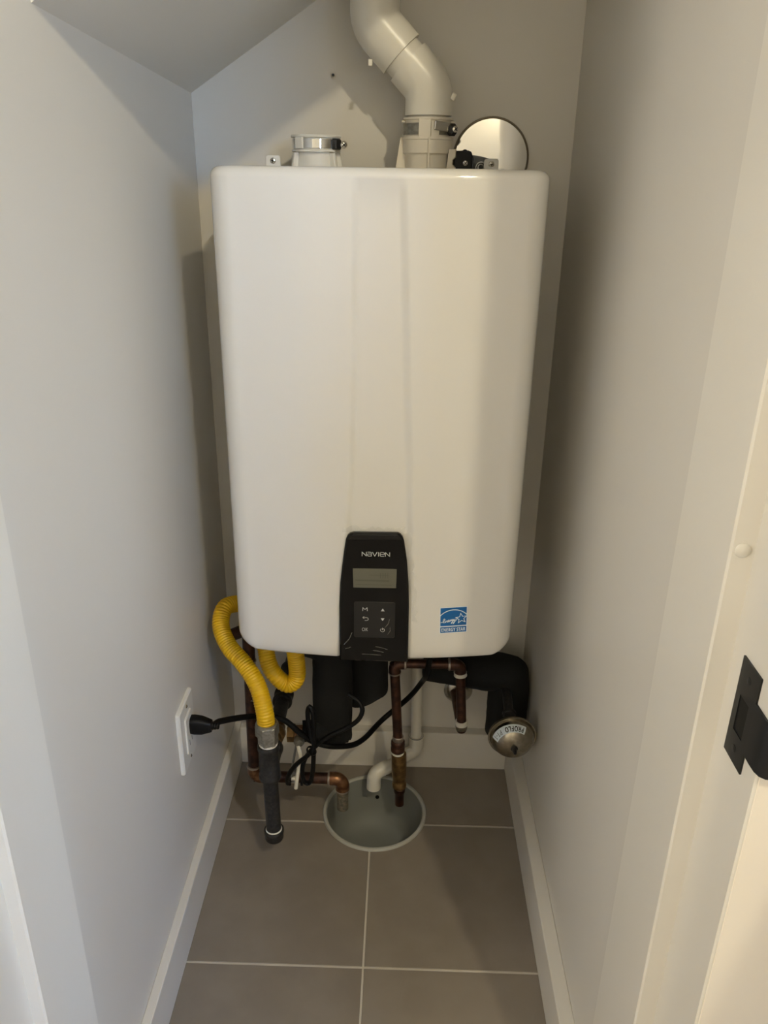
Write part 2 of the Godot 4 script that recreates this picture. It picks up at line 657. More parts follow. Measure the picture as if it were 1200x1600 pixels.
	for i in [1]:
		d = lamps[i][0]
		t = thing("floor_lamp", "opal globe floor lamp on a dark stand at the left end of the hall", "lamp", V(d.x, 0, d.z))
		b = G.new()
		b.lathe(d, Vector3.UP, range(17).map(func(k): return Vector2(maxf(0.0001, 0.125 * sin(PI * k / 16.0)), -0.125 * cos(PI * k / 16.0))), 32)
		put("globe", b, M.lamp, t)
		a = G.new()
		a.lathe(V(d.x, 0, d.z), Vector3.UP, [Vector2(0.13, 0.0), Vector2(0.13, 0.012), Vector2(0.012, 0.022), Vector2(0.012, d.y - 0.12)], 24)
		put("stand", a, M.black_metal, t)

func heater() -> void:
	var t := thing("water_heater", "white glossy wall-hung tankless water heater with black control panel", "water heater", V(HX, 0.49, ZB))
	# cover: plan outline swept up with rounded ends
	var hw := 0.2150
	var fr := 0.034
	var xs := PackedFloat32Array()
	for i in 14:
		xs.append(lerpf(-(hw - fr), -0.066, i / 14.0))
	for i in 96:
		xs.append(lerpf(-0.066, 0.070, i / 96.0))
	for i in 14:
		xs.append(lerpf(0.070, hw - fr, i / 13.0))
	var prof := []
	for i in 9:
		var a := PI / 2 * i / 8.0
		prof.append([0.489 + 0.026 * (1 - cos(a)), 0.026 * (1 - sin(a)), 0.007 * (1 - sin(a))])
	for i in range(1, 40):
		prof.append([lerpf(0.515, 1.174, i / 40.0), 0.0, 0.0])
	for i in 9:
		var a := PI / 2 * i / 8.0
		prof.append([1.174 + 0.013 * sin(a), 0.014 * (1 - cos(a)), 0.012 * (1 - cos(a))])
	var rows := []
	for q in prof:
		var y: float = q[0]
		var row := PackedVector3Array()
		var ze := front(HX - hw + fr, 1.3)
		for i in 6:
			row.append(V(HX - hw + q[1], y, lerpf(-1.36, ze - fr, i / 6.0)))
		for i in 10:
			var a := PI / 2 * i / 10.0
			row.append(V(HX - hw + fr - (fr - q[1]) * cos(a), y, ze - fr + (fr - q[2]) * sin(a)))
		for x in xs:
			row.append(V(HX + x, y, front(HX + x, y) - q[2]))
		for i in 10:
			var a := PI / 2 * (9 - i) / 10.0
			row.append(V(HX + hw - fr + (fr - q[1]) * cos(a), y, ze - fr + (fr - q[2]) * sin(a)))
		for i in 6:
			row.append(V(HX + hw - q[1], y, lerpf(-1.36, ze - fr, (5 - i) / 6.0)))
		rows.append(row)
	var g := G.new()
	g.grid(rows, false)
	for r in [rows[0], rows[-1]]:
		var b := g.v.size()
		var up := Vector3.DOWN if r == rows[0] else Vector3.UP
		for p in r:
			g.vert(p, up)
		var pl := PackedVector2Array()
		for p in r:
			pl.append(Vector2(p.x, p.z))
		var tr := Geometry2D.triangulate_polygon(pl)
		for i in range(0, tr.size(), 3):
			g.tri(b + tr[i], b + tr[i + 1], b + tr[i + 2])
	put("front_cover", g, M.white_gloss, t)
	var bk := G.new()
	bk.box(V(HX, 0.836, -1.375), V(0.42, 0.66, 0.04), 0.004)
	put("back_box", bk, M.white_plastic, t)
	var ut := G.new()
	ut.box(V(HX, 0.4855, -1.23), V(0.37, 0.012, 0.25), 0.002)
	put("underside_plate", ut, M.black_metal, t)
	control_panel(t)
	energy_sticker(t)
	collars(t)

func control_panel(t: Node) -> void:
	var z0 := -1.0475
	var mp := plane(V(0, 0, z0), Vector3.RIGHT, Vector3.UP)
	var poly := PackedVector2Array([Vector2(0.0197, 0.490), Vector2(0.0189, 0.587), Vector2(0.0176, 0.621), Vector2(0.0140, 0.663), Vector2(0.0092, 0.694), Vector2(0.0070, 0.7005), Vector2(0.0040, 0.7045), Vector2(0.0000, 0.7066), Vector2(-0.0640, 0.7058), Vector2(-0.0690, 0.7044), Vector2(-0.0723, 0.7012), Vector2(-0.0748, 0.695), Vector2(-0.0793, 0.661), Vector2(-0.0833, 0.624), Vector2(-0.0850, 0.584), Vector2(-0.0850, 0.490)])
	var g := G.new()
	g.prism(poly, 0.0065, 0.0022, mp)
	var p := put("control_panel", g, M.black_gloss, t)
	var zf := 0.0065
	# upper band, a little raised
	var ub := G.new()
	ub.prism(PackedVector2Array([Vector2(0.0068, 0.697), Vector2(0.0012, 0.7046), Vector2(-0.0640, 0.7036), Vector2(-0.0695, 0.700), Vector2(-0.0725, 0.6955)]), 0.0006, 0.0005, plane(V(0, 0, z0 + zf), Vector3.RIGHT, Vector3.UP))
	put("top_strip", ub, M.black_panel, p)
	var fp := plane(V(0, 0, z0 + zf), Vector3.RIGHT, Vector3.UP)
	var lc := G.new()
	lc.prism(PackedVector2Array([Vector2(-0.0648, 0.6495), Vector2(-0.0006, 0.6502), Vector2(-0.0009, 0.6186), Vector2(-0.0640, 0.618)]), 0.0005, 0.0003, fp)
	put("display", lc, M.lcd, p)
	var ld := G.new()
	for q in [[-0.0600, -0.012, 0.6305, 0.0028], [-0.0400, -0.0130, 0.6395, 0.001], [-0.0600, -0.008, 0.6235, 0.001]]:
		ld.stroke([Vector2(q[0], q[2]), Vector2(q[1], q[2])], q[3], fp, 0.0007)
	for i in 4:
		ld.stroke([Vector2(-0.024 + i * 0.0035, 0.6355), Vector2(-0.024 + i * 0.0035, 0.643)], 0.001, fp, 0.0007)
	put("display_segments", ld, M.lcd_dim, p)
	var kp := G.new()
	kp.prism(round_rect(Vector2(-0.0322, 0.5640), Vector2(0.0615, 0.0615), 0.003), 0.0006, 0.0004, fp)
	put("keypad", kp, M.keypad, p)
	# symbols on the keys: M, back arrow, OK, up, down, power
	var w := 0.0009
	var s := G.new()
	var kz := 0.0009
	s.stroke([Vector2(-0.0500, 0.5795), Vector2(-0.0497, 0.5850), Vector2(-0.0465, 0.5818), Vector2(-0.0433, 0.5850), Vector2(-0.0430, 0.5795)], w, fp, kz)
	var ar := [Vector2(-0.0495, 0.5680), Vector2(-0.0440, 0.5680)]
	for i in 7:
		var a := PI / 2 - PI * i / 6.0
		ar.append(Vector2(-0.0440, 0.5655) + Vector2(cos(a), sin(a)) * 0.0025)
	ar.append(Vector2(-0.0465, 0.5630))
	s.stroke(ar, w, fp, kz)
	s.stroke([Vector2(-0.0478, 0.5698), Vector2(-0.0497, 0.5680), Vector2(-0.0478, 0.5662)], w, fp, kz)
	s.letters("OK", Vector2(0.0088, 0.0058), Vector2(-0.0464, 0.5475), fp, false, kz)
	var up := Vector3.BACK
	s.flat([fp.call(-0.0228, 0.5795, kz), fp.call(-0.0172, 0.5795, kz), fp.call(-0.0200, 0.5842, kz)], up)
	s.flat([fp.call(-0.0228, 0.5675, kz), fp.call(-0.0172, 0.5675, kz), fp.call(-0.0200, 0.5630, kz)], up)
	var pw := []
	for i in 13:
		var a := PI / 2 + 0.7 + (TAU - 1.4) * i / 12.0
		pw.append(Vector2(-0.0200, 0.5470) + Vector2(cos(a), sin(a)) * 0.0030)
	s.stroke(pw, w, fp, kz)
	s.stroke([Vector2(-0.0200, 0.5475), Vector2(-0.0200, 0.5508)], w, fp, kz)
	put("key_symbols", s, M.print_white, p)
	# maker's name, all letters at one height
	var lg := G.new()
	var lw := 0.00095
	var y0 := 0.6702
	var y1 := 0.6765
	var x := -0.0512
	var cells := ["N", "a", "V", "I", "e", "N"]
	var wd := [0.0062, 0.0056, 0.0064, 0.0014, 0.0058, 0.0062]
	for i in 6:
		var a := x
		var b: float = x + wd[i]
		var ym := (y0 + y1) / 2
		match cells[i]:
			"N":
				lg.stroke([Vector2(a, y0), Vector2(a, y1), Vector2(b, y0), Vector2(b, y1)], lw, fp, 0.0004)
			"V":
				lg.stroke([Vector2(a, y1), Vector2((a + b) / 2, y0), Vector2(b, y1)], lw, fp, 0.0004)
			"I":
				lg.stroke([Vector2((a + b) / 2, y0), Vector2((a + b) / 2, y1)], lw, fp, 0.0004)
			"a":
				lg.stroke([Vector2(a + 0.0005, y1), Vector2(b - 0.001, y1), Vector2(b, y1 - 0.001), Vector2(b, y0), Vector2(a + 0.001, y0), Vector2(a, y0 + 0.001), Vector2(a, ym - 0.0006), Vector2(a + 0.001, ym + 0.0003), Vector2(b, ym + 0.0003)], lw, fp, 0.0004)
			"e":
				lg.stroke([Vector2(b - 0.0004, y0), Vector2(a + 0.001, y0), Vector2(a, y0 + 0.001), Vector2(a, y1 - 0.001), Vector2(a + 0.001, y1), Vector2(b - 0.001, y1), Vector2(b, y1 - 0.001), Vector2(b, ym), Vector2(a, ym)], lw, fp, 0.0004)
		x = b + 0.00165
	put("brand_lettering", lg, M.print_white, p)
	# wrinkled clear film left round the panel
	var rng := RandomNumberGenerator.new()
	rng.seed = 5
	var fm := G.new()
	var rows := [PackedVector3Array(), PackedVector3Array()]
	for i in 20:
		var u := i / 19.0
		var px := lerpf(0.0085, 0.0225, minf(1.0, u * 1.4))
		var py := lerpf(0.704, 0.56, u)
		var o := rng.randf_range(0.005, 0.011)
		rows[0].append(V(px, py, -1.0462))
		rows[1].append(V(px + o, py + rng.randf_range(-0.002, 0.002), front(px + o, py) + rng.randf_range(0.0008, 0.004)))
	fm.grid(rows, false, Vector3.BACK)
	var rows2 := [PackedVector3Array(), PackedVector3Array()]
	for i in 22:
		var u := i / 21.0
		var px := lerpf(-0.080, 0.010, u)
		rows2[0].append(V(px, 0.7045, -1.0468))
		rows2[1].append(V(px + rng.randf_range(-0.001, 0.001), 0.708 + rng.randf_range(0.0, 0.006), front(px, 0.71) + rng.randf_range(0.0006, 0.003)))
	fm.grid(rows2, false, Vector3.BACK)
	for q in [[-0.078, 0.520, -0.066, 0.541], [-0.076, 0.513, -0.068, 0.516], [-0.030, 0.518, -0.012, 0.513], [-0.034, 0.511, -0.018, 0.508], [-0.050, 0.504, -0.022, 0.503], [-0.016, 0.552, -0.010, 0.566], [-0.012, 0.540, -0.009, 0.552]]:
		fm.stroke([Vector2(q[0], q[1]), Vector2((q[0] + q[2]) / 2 + 0.002, (q[1] + q[3]) / 2), Vector2(q[2], q[3])], 0.0011, fp, 0.0011)
	put("protective_film", fm, M.clear, p, "torn clear protective film around the panel edge")

func energy_sticker(t: Node) -> void:
	var mp := func(a: float, b: float, c: float) -> Vector3:
		var x := 0.0870 + a * cos(0.03) - b * sin(0.03)
		var y := 0.5597 + a * sin(0.03) + b * cos(0.03)
		return on_heater(x, y, c + 0.0003)
	var g := G.new()
	var N := 8
	var rows := []
	for i in N + 1:
		var r := PackedVector3Array()
		for j in N + 1:
			r.append(mp.call(-0.0208 + 0.0416 * j / N, -0.0225 + 0.045 * i / N, 0.0))
		rows.append(r)
	g.grid(rows, false, Vector3.BACK)
	var b := put("energy_label", g, M.sticker_white, t, "square blue energy rating sticker on the cover's lower right")
	var bl := G.new()
	for q in [[-0.0198, 0.0198, -0.0098, 0.0215], [-0.0198, 0.0198, -0.0215, -0.0116]]:
		rows = []
		for i in N + 1:
			var r := PackedVector3Array()
			for j in N + 1:
				r.append(mp.call(lerpf(q[0], q[1], float(j) / N), lerpf(q[2], q[3], float(i) / N), 0.0002))
			rows.append(r)
		bl.grid(rows, false, Vector3.BACK)
	put("blue_ground", bl, M.blue, b)
	var s := G.new()
	var arc := []
	for i in 25:
		var a := lerpf(2.42, 0.72, i / 24.0)
		arc.append(Vector2(0.0, -0.0085) + Vector2(cos(a) * 0.0262, sin(a) * 0.0262))
	s.stroke(arc, 0.0013, mp, 0.0004)
	var star := []
	for i in 11:
		var a := PI / 2 + 0.12 + TAU * i / 10.0
		star.append(Vector2(0.0118, 0.0022) + Vector2(cos(a), sin(a)) * (0.0088 if i % 2 == 0 else 0.0038))
	s.stroke(star, 0.001, mp, 0.0004)
	# the handwritten word
	for q in [
		[[-0.0190, -0.0030], [-0.0165, -0.0032], [-0.0140, -0.0010], [-0.0128, 0.0018], [-0.0140, 0.0028], [-0.0155, 0.0010], [-0.0158, -0.0022], [-0.0148, -0.0040], [-0.0130, -0.0034], [-0.0112, -0.0010]],
		[[-0.0112, -0.0010], [-0.0118, -0.0036], [-0.0108, -0.0014], [-0.0094, -0.0002], [-0.0090, -0.0014], [-0.0094, -0.0034], [-0.0080, -0.0022]],
		[[-0.0080, -0.0022], [-0.0066, -0.0002], [-0.0072, 0.0008], [-0.0078, -0.0010], [-0.0070, -0.0030], [-0.0056, -0.0014]],
		[[-0.0056, -0.0014], [-0.0050, 0.0006], [-0.0052, -0.0024], [-0.0046, -0.0002], [-0.0034, 0.0010]],
		[[-0.0010, 0.0010], [-0.0026, 0.0008], [-0.0030, -0.0010], [-0.0018, -0.0014], [-0.0006, 0.0010], [-0.0018, -0.0046], [-0.0034, -0.0060], [-0.0030, -0.0044], [-0.0002, -0.0014]],
		[[0.0002, 0.0012], [0.0000, -0.0008], [0.0012, -0.0010], [0.0024, 0.0014], [0.0012, -0.0048], [-0.0006, -0.0066], [0.0000, -0.0044], [0.0036, -0.0010], [0.0060, 0.0030]]]:
		s.stroke(q.map(func(e): return Vector2(e[0], e[1])), 0.00095, mp, 0.0004)
	s.letters("ENERGY STAR", Vector2(0.0365, 0.0062), Vector2(0.0, -0.0166), mp, true, 0.0004)
	put("white_print", s, M.sticker_white, b)

func clamp_band(o: Vector3, r: float, y0: float, y1: float, to: float, parent: Node, called := "clamp_band", m: Material = null) -> MeshInstance3D:
	var g := G.new()
	g.lathe(o, Vector3.UP, [Vector2(r, y0), Vector2(r + 0.0014, y0), Vector2(r + 0.0014, y1), Vector2(r, y1)], 48)
	return put(called, g, m if m else M.chrome, parent)

func collars(t: Node) -> void:
	var zc := -1.32
	# intake at left, capped
	var c := V(-0.1365, 1.18, zc)
	var g := G.new()
	g.lathe(c, Vector3.UP, [Vector2(0.034, 0), Vector2(0.031, 0.026), Vector2(0.031, 0.0285), Vector2(0.0365, 0.0285), Vector2(0.0365, 0.0315), Vector2(0.034, 0.032), Vector2(0.034, 0.0475), Vector2(0.0375, 0.048), Vector2(0.0378, 0.050), Vector2(0.0365, 0.0515), Vector2(0.031, 0.0515), Vector2(0.030, 0.045), Vector2(0.030, 0.012), Vector2(0.0001, 0.012)], 48)
	var a := put("intake_collar", g, M.white_plastic, t)
	var fin := G.new()
	for s in [-1.0, 1.0]:
		fin = G.new()
		fin.prism(PackedVector2Array([Vector2(0.030, 0.0), Vector2(0.0405, 0.0), Vector2(0.036, 0.028), Vector2(0.030, 0.028)]), 0.006, 0.0006, plane(c + V(0, 0, -0.003 * s), V(s, 0, 0), Vector3.UP))
		put("rib", fin, M.white_plastic, a)
		fin = G.new()
		fin.prism(PackedVector2Array([Vector2(0.028, 0.0), Vector2(0.044, 0.0), Vector2(0.038, 0.027), Vector2(0.030, 0.028)]), 0.004, 0.0006, plane(c, V(0.78 * s, 0, 0.62), Vector3.UP))
		put("rib", fin, M.white_plastic, a)
	clamp_band(c, 0.0345, 0.0335, 0.0455, TAU, a)
	var tb := G.new()
	tb.box(c + V(-0.022, 0.040, 0.0285), V(0.014, 0.015, 0.004), 0.0006, Basis(Vector3.UP, -0.62))
	put("tab", tb, M.white_plastic, a)
	var cs := G.new()
	cs.box(c + V(0.032, 0.039, 0.020), V(0.014, 0.015, 0.010), 0.002, Basis(Vector3.UP, 0.9))
	put("clamp_housing", cs, M.black_metal, a)
	screw(c + V(0.0425, 0.0385, 0.020), V(0.95, 0, -0.3).normalized(), Vector3.UP, 0.0052, a)
	# exhaust at right
	c = V(0.0305, 1.18, zc)
	g = G.new()
	g.lathe(c, Vector3.UP, [Vector2(0.0325, 0), Vector2(0.0335, 0.026), Vector2(0.0342, 0.0275), Vector2(0.0365, 0.029), Vector2(0.0372, 0.047), Vector2(0.0385, 0.0475), Vector2(0.0385, 0.0510), Vector2(0.0350, 0.0512), Vector2(0.0350, 0.0735), Vector2(0.0368, 0.0738), Vector2(0.0368, 0.0765), Vector2(0.0330, 0.0768), Vector2(0.0330, 0.07)], 48)
	a = put("exhaust_collar", g, M.cream_plastic, t)
	fin = G.new()
	fin.prism(PackedVector2Array([Vector2(0.033, 0.0), Vector2(0.0485, 0.0), Vector2(0.041, 0.050), Vector2(0.0365, 0.050), Vector2(0.033, 0.027)]), 0.005, 0.0006, plane(c, V(-0.99, 0, 0.12), Vector3.UP))
	put("rib", fin, M.cream_plastic, a)
	fin = G.new()
	fin.prism(PackedVector2Array([Vector2(0.030, 0.0), Vector2(0.0375, 0.0), Vector2(0.0385, 0.027), Vector2(0.040, 0.050), Vector2(0.034, 0.050)]), 0.003, 0.0006, plane(c + V(0.0015, 0, 0), V(0.03, 0, 1).normalized(), Vector3.UP))
	put("rib", fin, M.cream_plastic, a)
	fin = G.new()
	fin.prism(PackedVector2Array([Vector2(0.030, 0.0), Vector2(0.044, 0.0), Vector2(0.044, 0.010), Vector2(0.0395, 0.014), Vector2(0.0395, 0.020), Vector2(0.044, 0.024), Vector2(0.044, 0.035), Vector2(0.034, 0.035)]), 0.010, 0.0006, plane(c + V(0, 0, 0.008), V(0.98, 0, 0.2).normalized(), Vector3.UP))
	put("rib", fin, M.cream_plastic, a)
	tb = G.new()
	tb.box(c + V(-0.0055, 0.0615, 0.0360), V(0.0175, 0.0245, 0.003), 0.0005, Basis(Vector3.UP, -0.12))
	put("tab", tb, M.cream_plastic, a)
	tb = G.new()
	tb.box(c + V(0.0095, 0.0605, 0.0350), V(0.012, 0.0225, 0.003), 0.0005, Basis(Vector3.UP, 0.25))
	for s in [-1.0, 1.0]:
		put("tab", tb, M.cream_plastic, a)
		tb = G.new()
		tb.box(c + V(0.0365 * s, 0.0715, 0.006), V(0.006, 0.003, 0.006), 0.0006)
	put("tab", tb, M.cream_plastic, a)
	clamp_band(c, 0.0352, 0.0535, 0.0690, TAU, a, "clamp_band", M.zinc)
	cs = G.new()
	cs.box(c + V(0.0195, 0.0645, 0.0335), V(0.026, 0.0125, 0.004), 0.001, Basis(Vector3.UP, 0.52) * Basis(Vector3.BACK, -0.10))
	put("clamp_tongue", cs, M.steel, a)
	cs = G.new()
	cs.box(c + V(0.0345, 0.0605, 0.025), V(0.015, 0.0165, 0.013), 0.004, Basis(Vector3.UP, 0.75))
	put("clamp_housing", cs, M.black_metal, a)
	screw(c + V(0.0385, 0.0610, 0.0325), V(0.9, 0, -0.35).normalized(), Vector3.UP, 0.0045, a)
	# fixing lugs and a black sensor box on the top
	for q in [[-0.1992, 0.5], [0.1255, 0.75]]:
		var lug := G.new()
		lug.prism(round_rect(Vector2(0, 0.0055), Vector2(0.0215, 0.019), 0.004), 0.002, 0.0004, plane(V(q[0], 1.188, -1.30), Vector3.RIGHT, Vector3.UP))
		lug.box(V(q[0], 1.1872, -1.31), V(0.026, 0.0024, 0.022), 0.0004)
		var l := put("fixing_lug", lug, M.grey_metal if q[1] > 0.6 else M.white_plastic, t)
		screw(V(q[0], 1.1955, -1.298), V(cos(q[1]), sin(q[1]), 0), V(-sin(q[1]), cos(q[1]), 0), 0.0042, l)
	g = G.new()
	g.prism(PackedVector2Array([Vector2(0.0705, 1.18), Vector2(0.0705, 1.2045), Vector2(0.0735, 1.2130), Vector2(0.0915, 1.2135), Vector2(0.0950, 1.2120), Vector2(0.0970, 1.2085), Vector2(0.0976, 1.18)]), 0.022, 0.001, plane(V(0, 0, -1.322), Vector3.RIGHT, Vector3.UP))
	g.lathe(V(0.0865, 1.2125, -1.311), Vector3.UP, [Vector2(0.004, -0.002), Vector2(0.004, 0.0008), Vector2(0.002, 0.0025), Vector2(0.0001, 0.0028)], 16)
	a = put("sensor_box", g, M.black_rubber, t)
	screw(V(0.0870, 1.1962, -1.2998), Vector3.RIGHT, Vector3.UP, 0.0036, a)
	g = G.new()
	g.tube(PackedVector3Array([V(0.094, 1.198, -1.315), V(0.112, 1.196, -1.33), V(0.126, 1.193, -1.345)]), 0.0105, 20)
	put("hose_stub", g, M.grey_plastic, t)
	g = G.new()
	for r in [0.0078, 0.0048]:
		g.lathe(V(0.1105, 1.191, -1.302), Vector3.BACK, [Vector2(r - 0.0012, 0), Vector2(r, 0.0008), Vector2(r, 0.002), Vector2(r - 0.0012, 0.0024), Vector2(r - 0.0012, 0)], 20)
	put("ring_clip", g, M.grey_metal, t)

func vent() -> void:
	var z := -1.32
	var x0 := 0.0305
	var t := thing("vent_pipe", "white plastic flue pipe rising in a double bend from the heater's top", "pipe", V(x0, 1.25, z))
	var A := V(x0, 1.297, z)
	var B := V(-0.050, 1.3775, z)
	var d := (B - A).normalized()
	# inner pipe
	var g := G.new()
	g.tube(bends([V(x0, 1.24, z), A, B, V(-0.050, 2.0, z)], 0.035, 10), 0.0302, 36)
	put("inner_pipe", g, M.pvc, t)
	# lower elbow
	var mid := (A + B) / 2.0
	g = G.new()
	var p := bends([V(x0, 1.2595, z), A, mid - d * 0.0115], 0.040, 12)
	var rr := []
	for i in p.size():
		rr.append(0.0345)
	g.tube(p, rr, 40, true)
	put("elbow", g, M.pvc, t)
	g = G.new()
	g.tube(bends([mid + d * 0.002, B, V(-0.050, 1.44, z)], 0.040, 12), 0.0352, 40)
	put("elbow", g, M.pvc, t)
	g = G.new()
	g.lathe(V(-0.050, 1.44, z), Vector3.UP, [Vector2(0.0302, -0.002), Vector2(0.0352, -0.002), Vector2(0.036, 0.0), Vector2(0.036, 0.03), Vector2(0.0302, 0.032)], 40)
	put("coupling", g, M.pvc, t)
	g = G.new()
	g.box(V(0.0655, 1.2845, z + 0.012), V(0.007, 0.010, 0.005), 0.0008, Basis(Vector3.BACK, -0.5))
	put("moulding_tab", g, M.pvc, t)
	g = G.new()
	g.box(V(-0.0555, 1.3265, z + 0.012), V(0.006, 0.009, 0.005), 0.0008)
	put("moulding_tab", g, M.pvc, t)
	# steel plate on the wall behind
	var pl := thing("wall_plate", "round polished steel wall plate half hidden behind the heater's top right", "wall plate", V(0.133, 1.14, ZB))
	g = G.new()
	var c := V(0.1335, 1.205, ZB + 0.001)
	g.lathe(c, Vector3.BACK, [Vector2(0.0605, 0.0), Vector2(0.0605, 0.004), Vector2(0.0595, 0.0062), Vector2(0.0580, 0.0066), Vector2(0.0568, 0.0060)], 64)
	put("rim", g, M.rim_bronze, pl)
	g = G.new()
	g.lathe(c, Vector3.BACK, [Vector2(0.0568, 0.0060), Vector2(0.040, 0.0076), Vector2(0.020, 0.0084), Vector2(0.0001, 0.0086)], 64)
	put("dish", g, M.chrome, pl)
	# a nail left in the wall
	g = G.new()
	g.lathe(V(-0.118, 1.3195, ZB), V(0.3, -0.1, 1), [Vector2(0.0012, 0), Vector2(0.0012, 0.004), Vector2(0.0022, 0.004), Vector2(0.0022, 0.005), Vector2(0.0001, 0.005)], 10)
	tag(put("nail", g, M.black_metal), "tiny dark nail in the back wall left of the flue pipe", "nail")

func gas() -> void:
	var x := -0.213
	var z := -1.10
	var t := thing("gas_pipe", "black iron gas tee with capped drip leg and branch to the wall", "pipe", V(x, 0.066, z))
	var T := V(x, 0.243, z)
	var g := G.new()
	g.lathe(T, Vector3.UP, [Vector2(0.013, -0.036), Vector2(0.0185, -0.036), Vector2(0.0192, -0.034), Vector2(0.0192, -0.027), Vector2(0.0178, -0.024), Vector2(0.0178, 0.024), Vector2(0.0192, 0.027), Vector2(0.0192, 0.034), Vector2(0.0185, 0.036), Vector2(0.013, 0.036)], 32)
	g.lathe(T, Vector3.FORWARD, [Vector2(0.0178, 0.0), Vector2(0.0178, 0.026), Vector2(0.0192, 0.029), Vector2(0.0192, 0.036), Vector2(0.0185, 0.038), Vector2(0.012, 0.038)], 32)
	put("tee", g, M.iron, t)
	g = G.new()
	g.tube(PackedVector3Array([T + V(0, -0.034, 0), T + V(0.001, -0.095, 0), V(x + 0.002, 0.088, z)]), 0.0133, 28)
	put("drip_leg", g, M.iron, t)
	g = G.new()
	g.lathe(T, Vector3.DOWN, [Vector2(0.0132, 0.0355), Vector2(0.0148, 0.036), Vector2(0.0142, 0.038), Vector2(0.0132, 0.039)], 24)
	put("thread_sealant", g, M.tape, t, "pale thread sealant under the tee")
	g = G.new()
	g.lathe(V(x + 0.002, 0.089, z), Vector3.UP, [Vector2(0.0172, -0.001), Vector2(0.0150, 0.0012), Vector2(0.0132, 0.0036)], 24)
	put("thread_sealant", g, M.tape, t, "pale thread sealant squeezed out above the cap")
	g = G.new()
	g.lathe(V(x + 0.002, 0.066, z), Vector3.UP, [Vector2(0.0001, 0), Vector2(0.010, 0.0), Vector2(0.0155, 0.003), Vector2(0.0168, 0.006), Vector2(0.0168, 0.016), Vector2(0.0180, 0.018), Vector2(0.0180, 0.0235), Vector2(0.0172, 0.0245), Vector2(0.0134, 0.0245)], 32)
	put("cap", g, M.iron, t)
	# branch: brass valve, nipples, couplings, to the back wall
	g = G.new()
	g.tube(PackedVector3Array([V(x, 0.25, z - 0.03), V(x, 0.25, ZB)]), 0.0133, 24)
	put("branch_pipe", g, M.iron, t)
	g = G.new()
	g.lathe(V(x, 0.25, -1.145), Vector3.FORWARD, [Vector2(0.0133, -0.006), Vector2(0.0165, -0.005), Vector2(0.0165, 0.006), Vector2(0.0185, 0.008), Vector2(0.020, 0.018), Vector2(0.0185, 0.028), Vector2(0.0165, 0.030), Vector2(0.0165, 0.041), Vector2(0.0133, 0.042)], 8)
	put("valve_body", g, M.brass, t, "brass valve body on the branch")
	for q in [[-1.255, -1.285], [-1.315, -1.37]]:
		g = G.new()
		g.lathe(V(x, 0.25, q[0]), Vector3.FORWARD, [Vector2(0.0133, 0), Vector2(0.0175, 0.0), Vector2(0.0188, 0.002), Vector2(0.0188, 0.007), Vector2(0.0172, 0.009), Vector2(0.0172, q[0] - q[1] - 0.009), Vector2(0.0188, q[0] - q[1] - 0.007), Vector2(0.0188, q[0] - q[1]), Vector2(0.0133, q[0] - q[1])], 32)
		put("coupling", g, M.iron, t)
	# hose
	var h := thing("gas_hose", "yellow corrugated flexible gas hose looping from the tee up under the heater", "hose", V(x, 0.284, z))
	var pts := [V(x - 0.002, 0.314, z), V(-0.217, 0.342, -1.103), V(-0.231, 0.382, -1.123), V(-0.256, 0.409, -1.145), V(-0.285, 0.428, -1.168), V(-0.3035, 0.452, -1.195), V(-0.302, 0.472, -1.222), V(-0.286, 0.470, -1.243), V(-0.262, 0.462, -1.258), V(-0.240, 0.447, -1.250), V(-0.2285, 0.412, -1.200), V(-0.219, 0.383, -1.180), V(-0.202, 0.362, -1.172), V(-0.185, 0.353, -1.170), V(-0.172, 0.364, -1.172), V(-0.171, 0.390, -1.176), V(-0.175, 0.430, -1.180), V(-0.176, 0.478, -1.182)]
	var path := spline(pts, 0.0008)
	var rr := []
	var run := 0.0
	for i in path.size():
		if i > 0:
			run += path[i].distance_to(path[i - 1])
		rr.append(0.0132 + 0.0020 * sqrt(absf(sin(PI * run / 0.0045))))
	g = G.new()
	g.tube(path, rr, 28, true, 7)
	put("hose", g, M.yellow, h)
	put("nut", hex_nut(V(x - 0.001, 0.300, z), Vector3.UP, 0.0205, 0.022), M.zinc, h)
	g = G.new()
	g.lathe(V(x - 0.001, 0.322, z), Vector3.UP, [Vector2(0.0195, -0.001), Vector2(0.0185, 0.002), Vector2(0.0155, 0.0032), Vector2(0.0155, 0.001)], 28)
	put("collar", g, M.zinc, h)
	put("hex_adapter", hex_nut(V(x, 0.283, z), Vector3.UP, 0.0176, 0.0165), M.zinc, h)
	g = G.new()
	g.lathe(V(x, 0.2790, z), Vector3.UP, [Vector2(0.0150, 0), Vector2(0.0162, 0.001), Vector2(0.0158, 0.005)], 24)
	put("thread_sealant", g, M.tape, h)

func cu_elbow(p: Vector3, a: Vector3, b: Vector3, r: float, l: float, m: Material, t: Node) -> void:
	var g := G.new()
	g.tube(corner(p, a, b, l, l, l * 0.6), r, 22)
	var e := put("elbow", g, m, t)
	g = G.new()
	for d in [a.normalized(), b.normalized()]:
		g.lathe(p + d * (l - 0.001), d, [Vector2(r * 0.8, -0.002), Vector2(r * 1.04, -0.001), Vector2(r * 1.0, 0.0022), Vector2(r * 0.82, 0.003)], 22)
	put("solder_ring", g, M.solder, e)

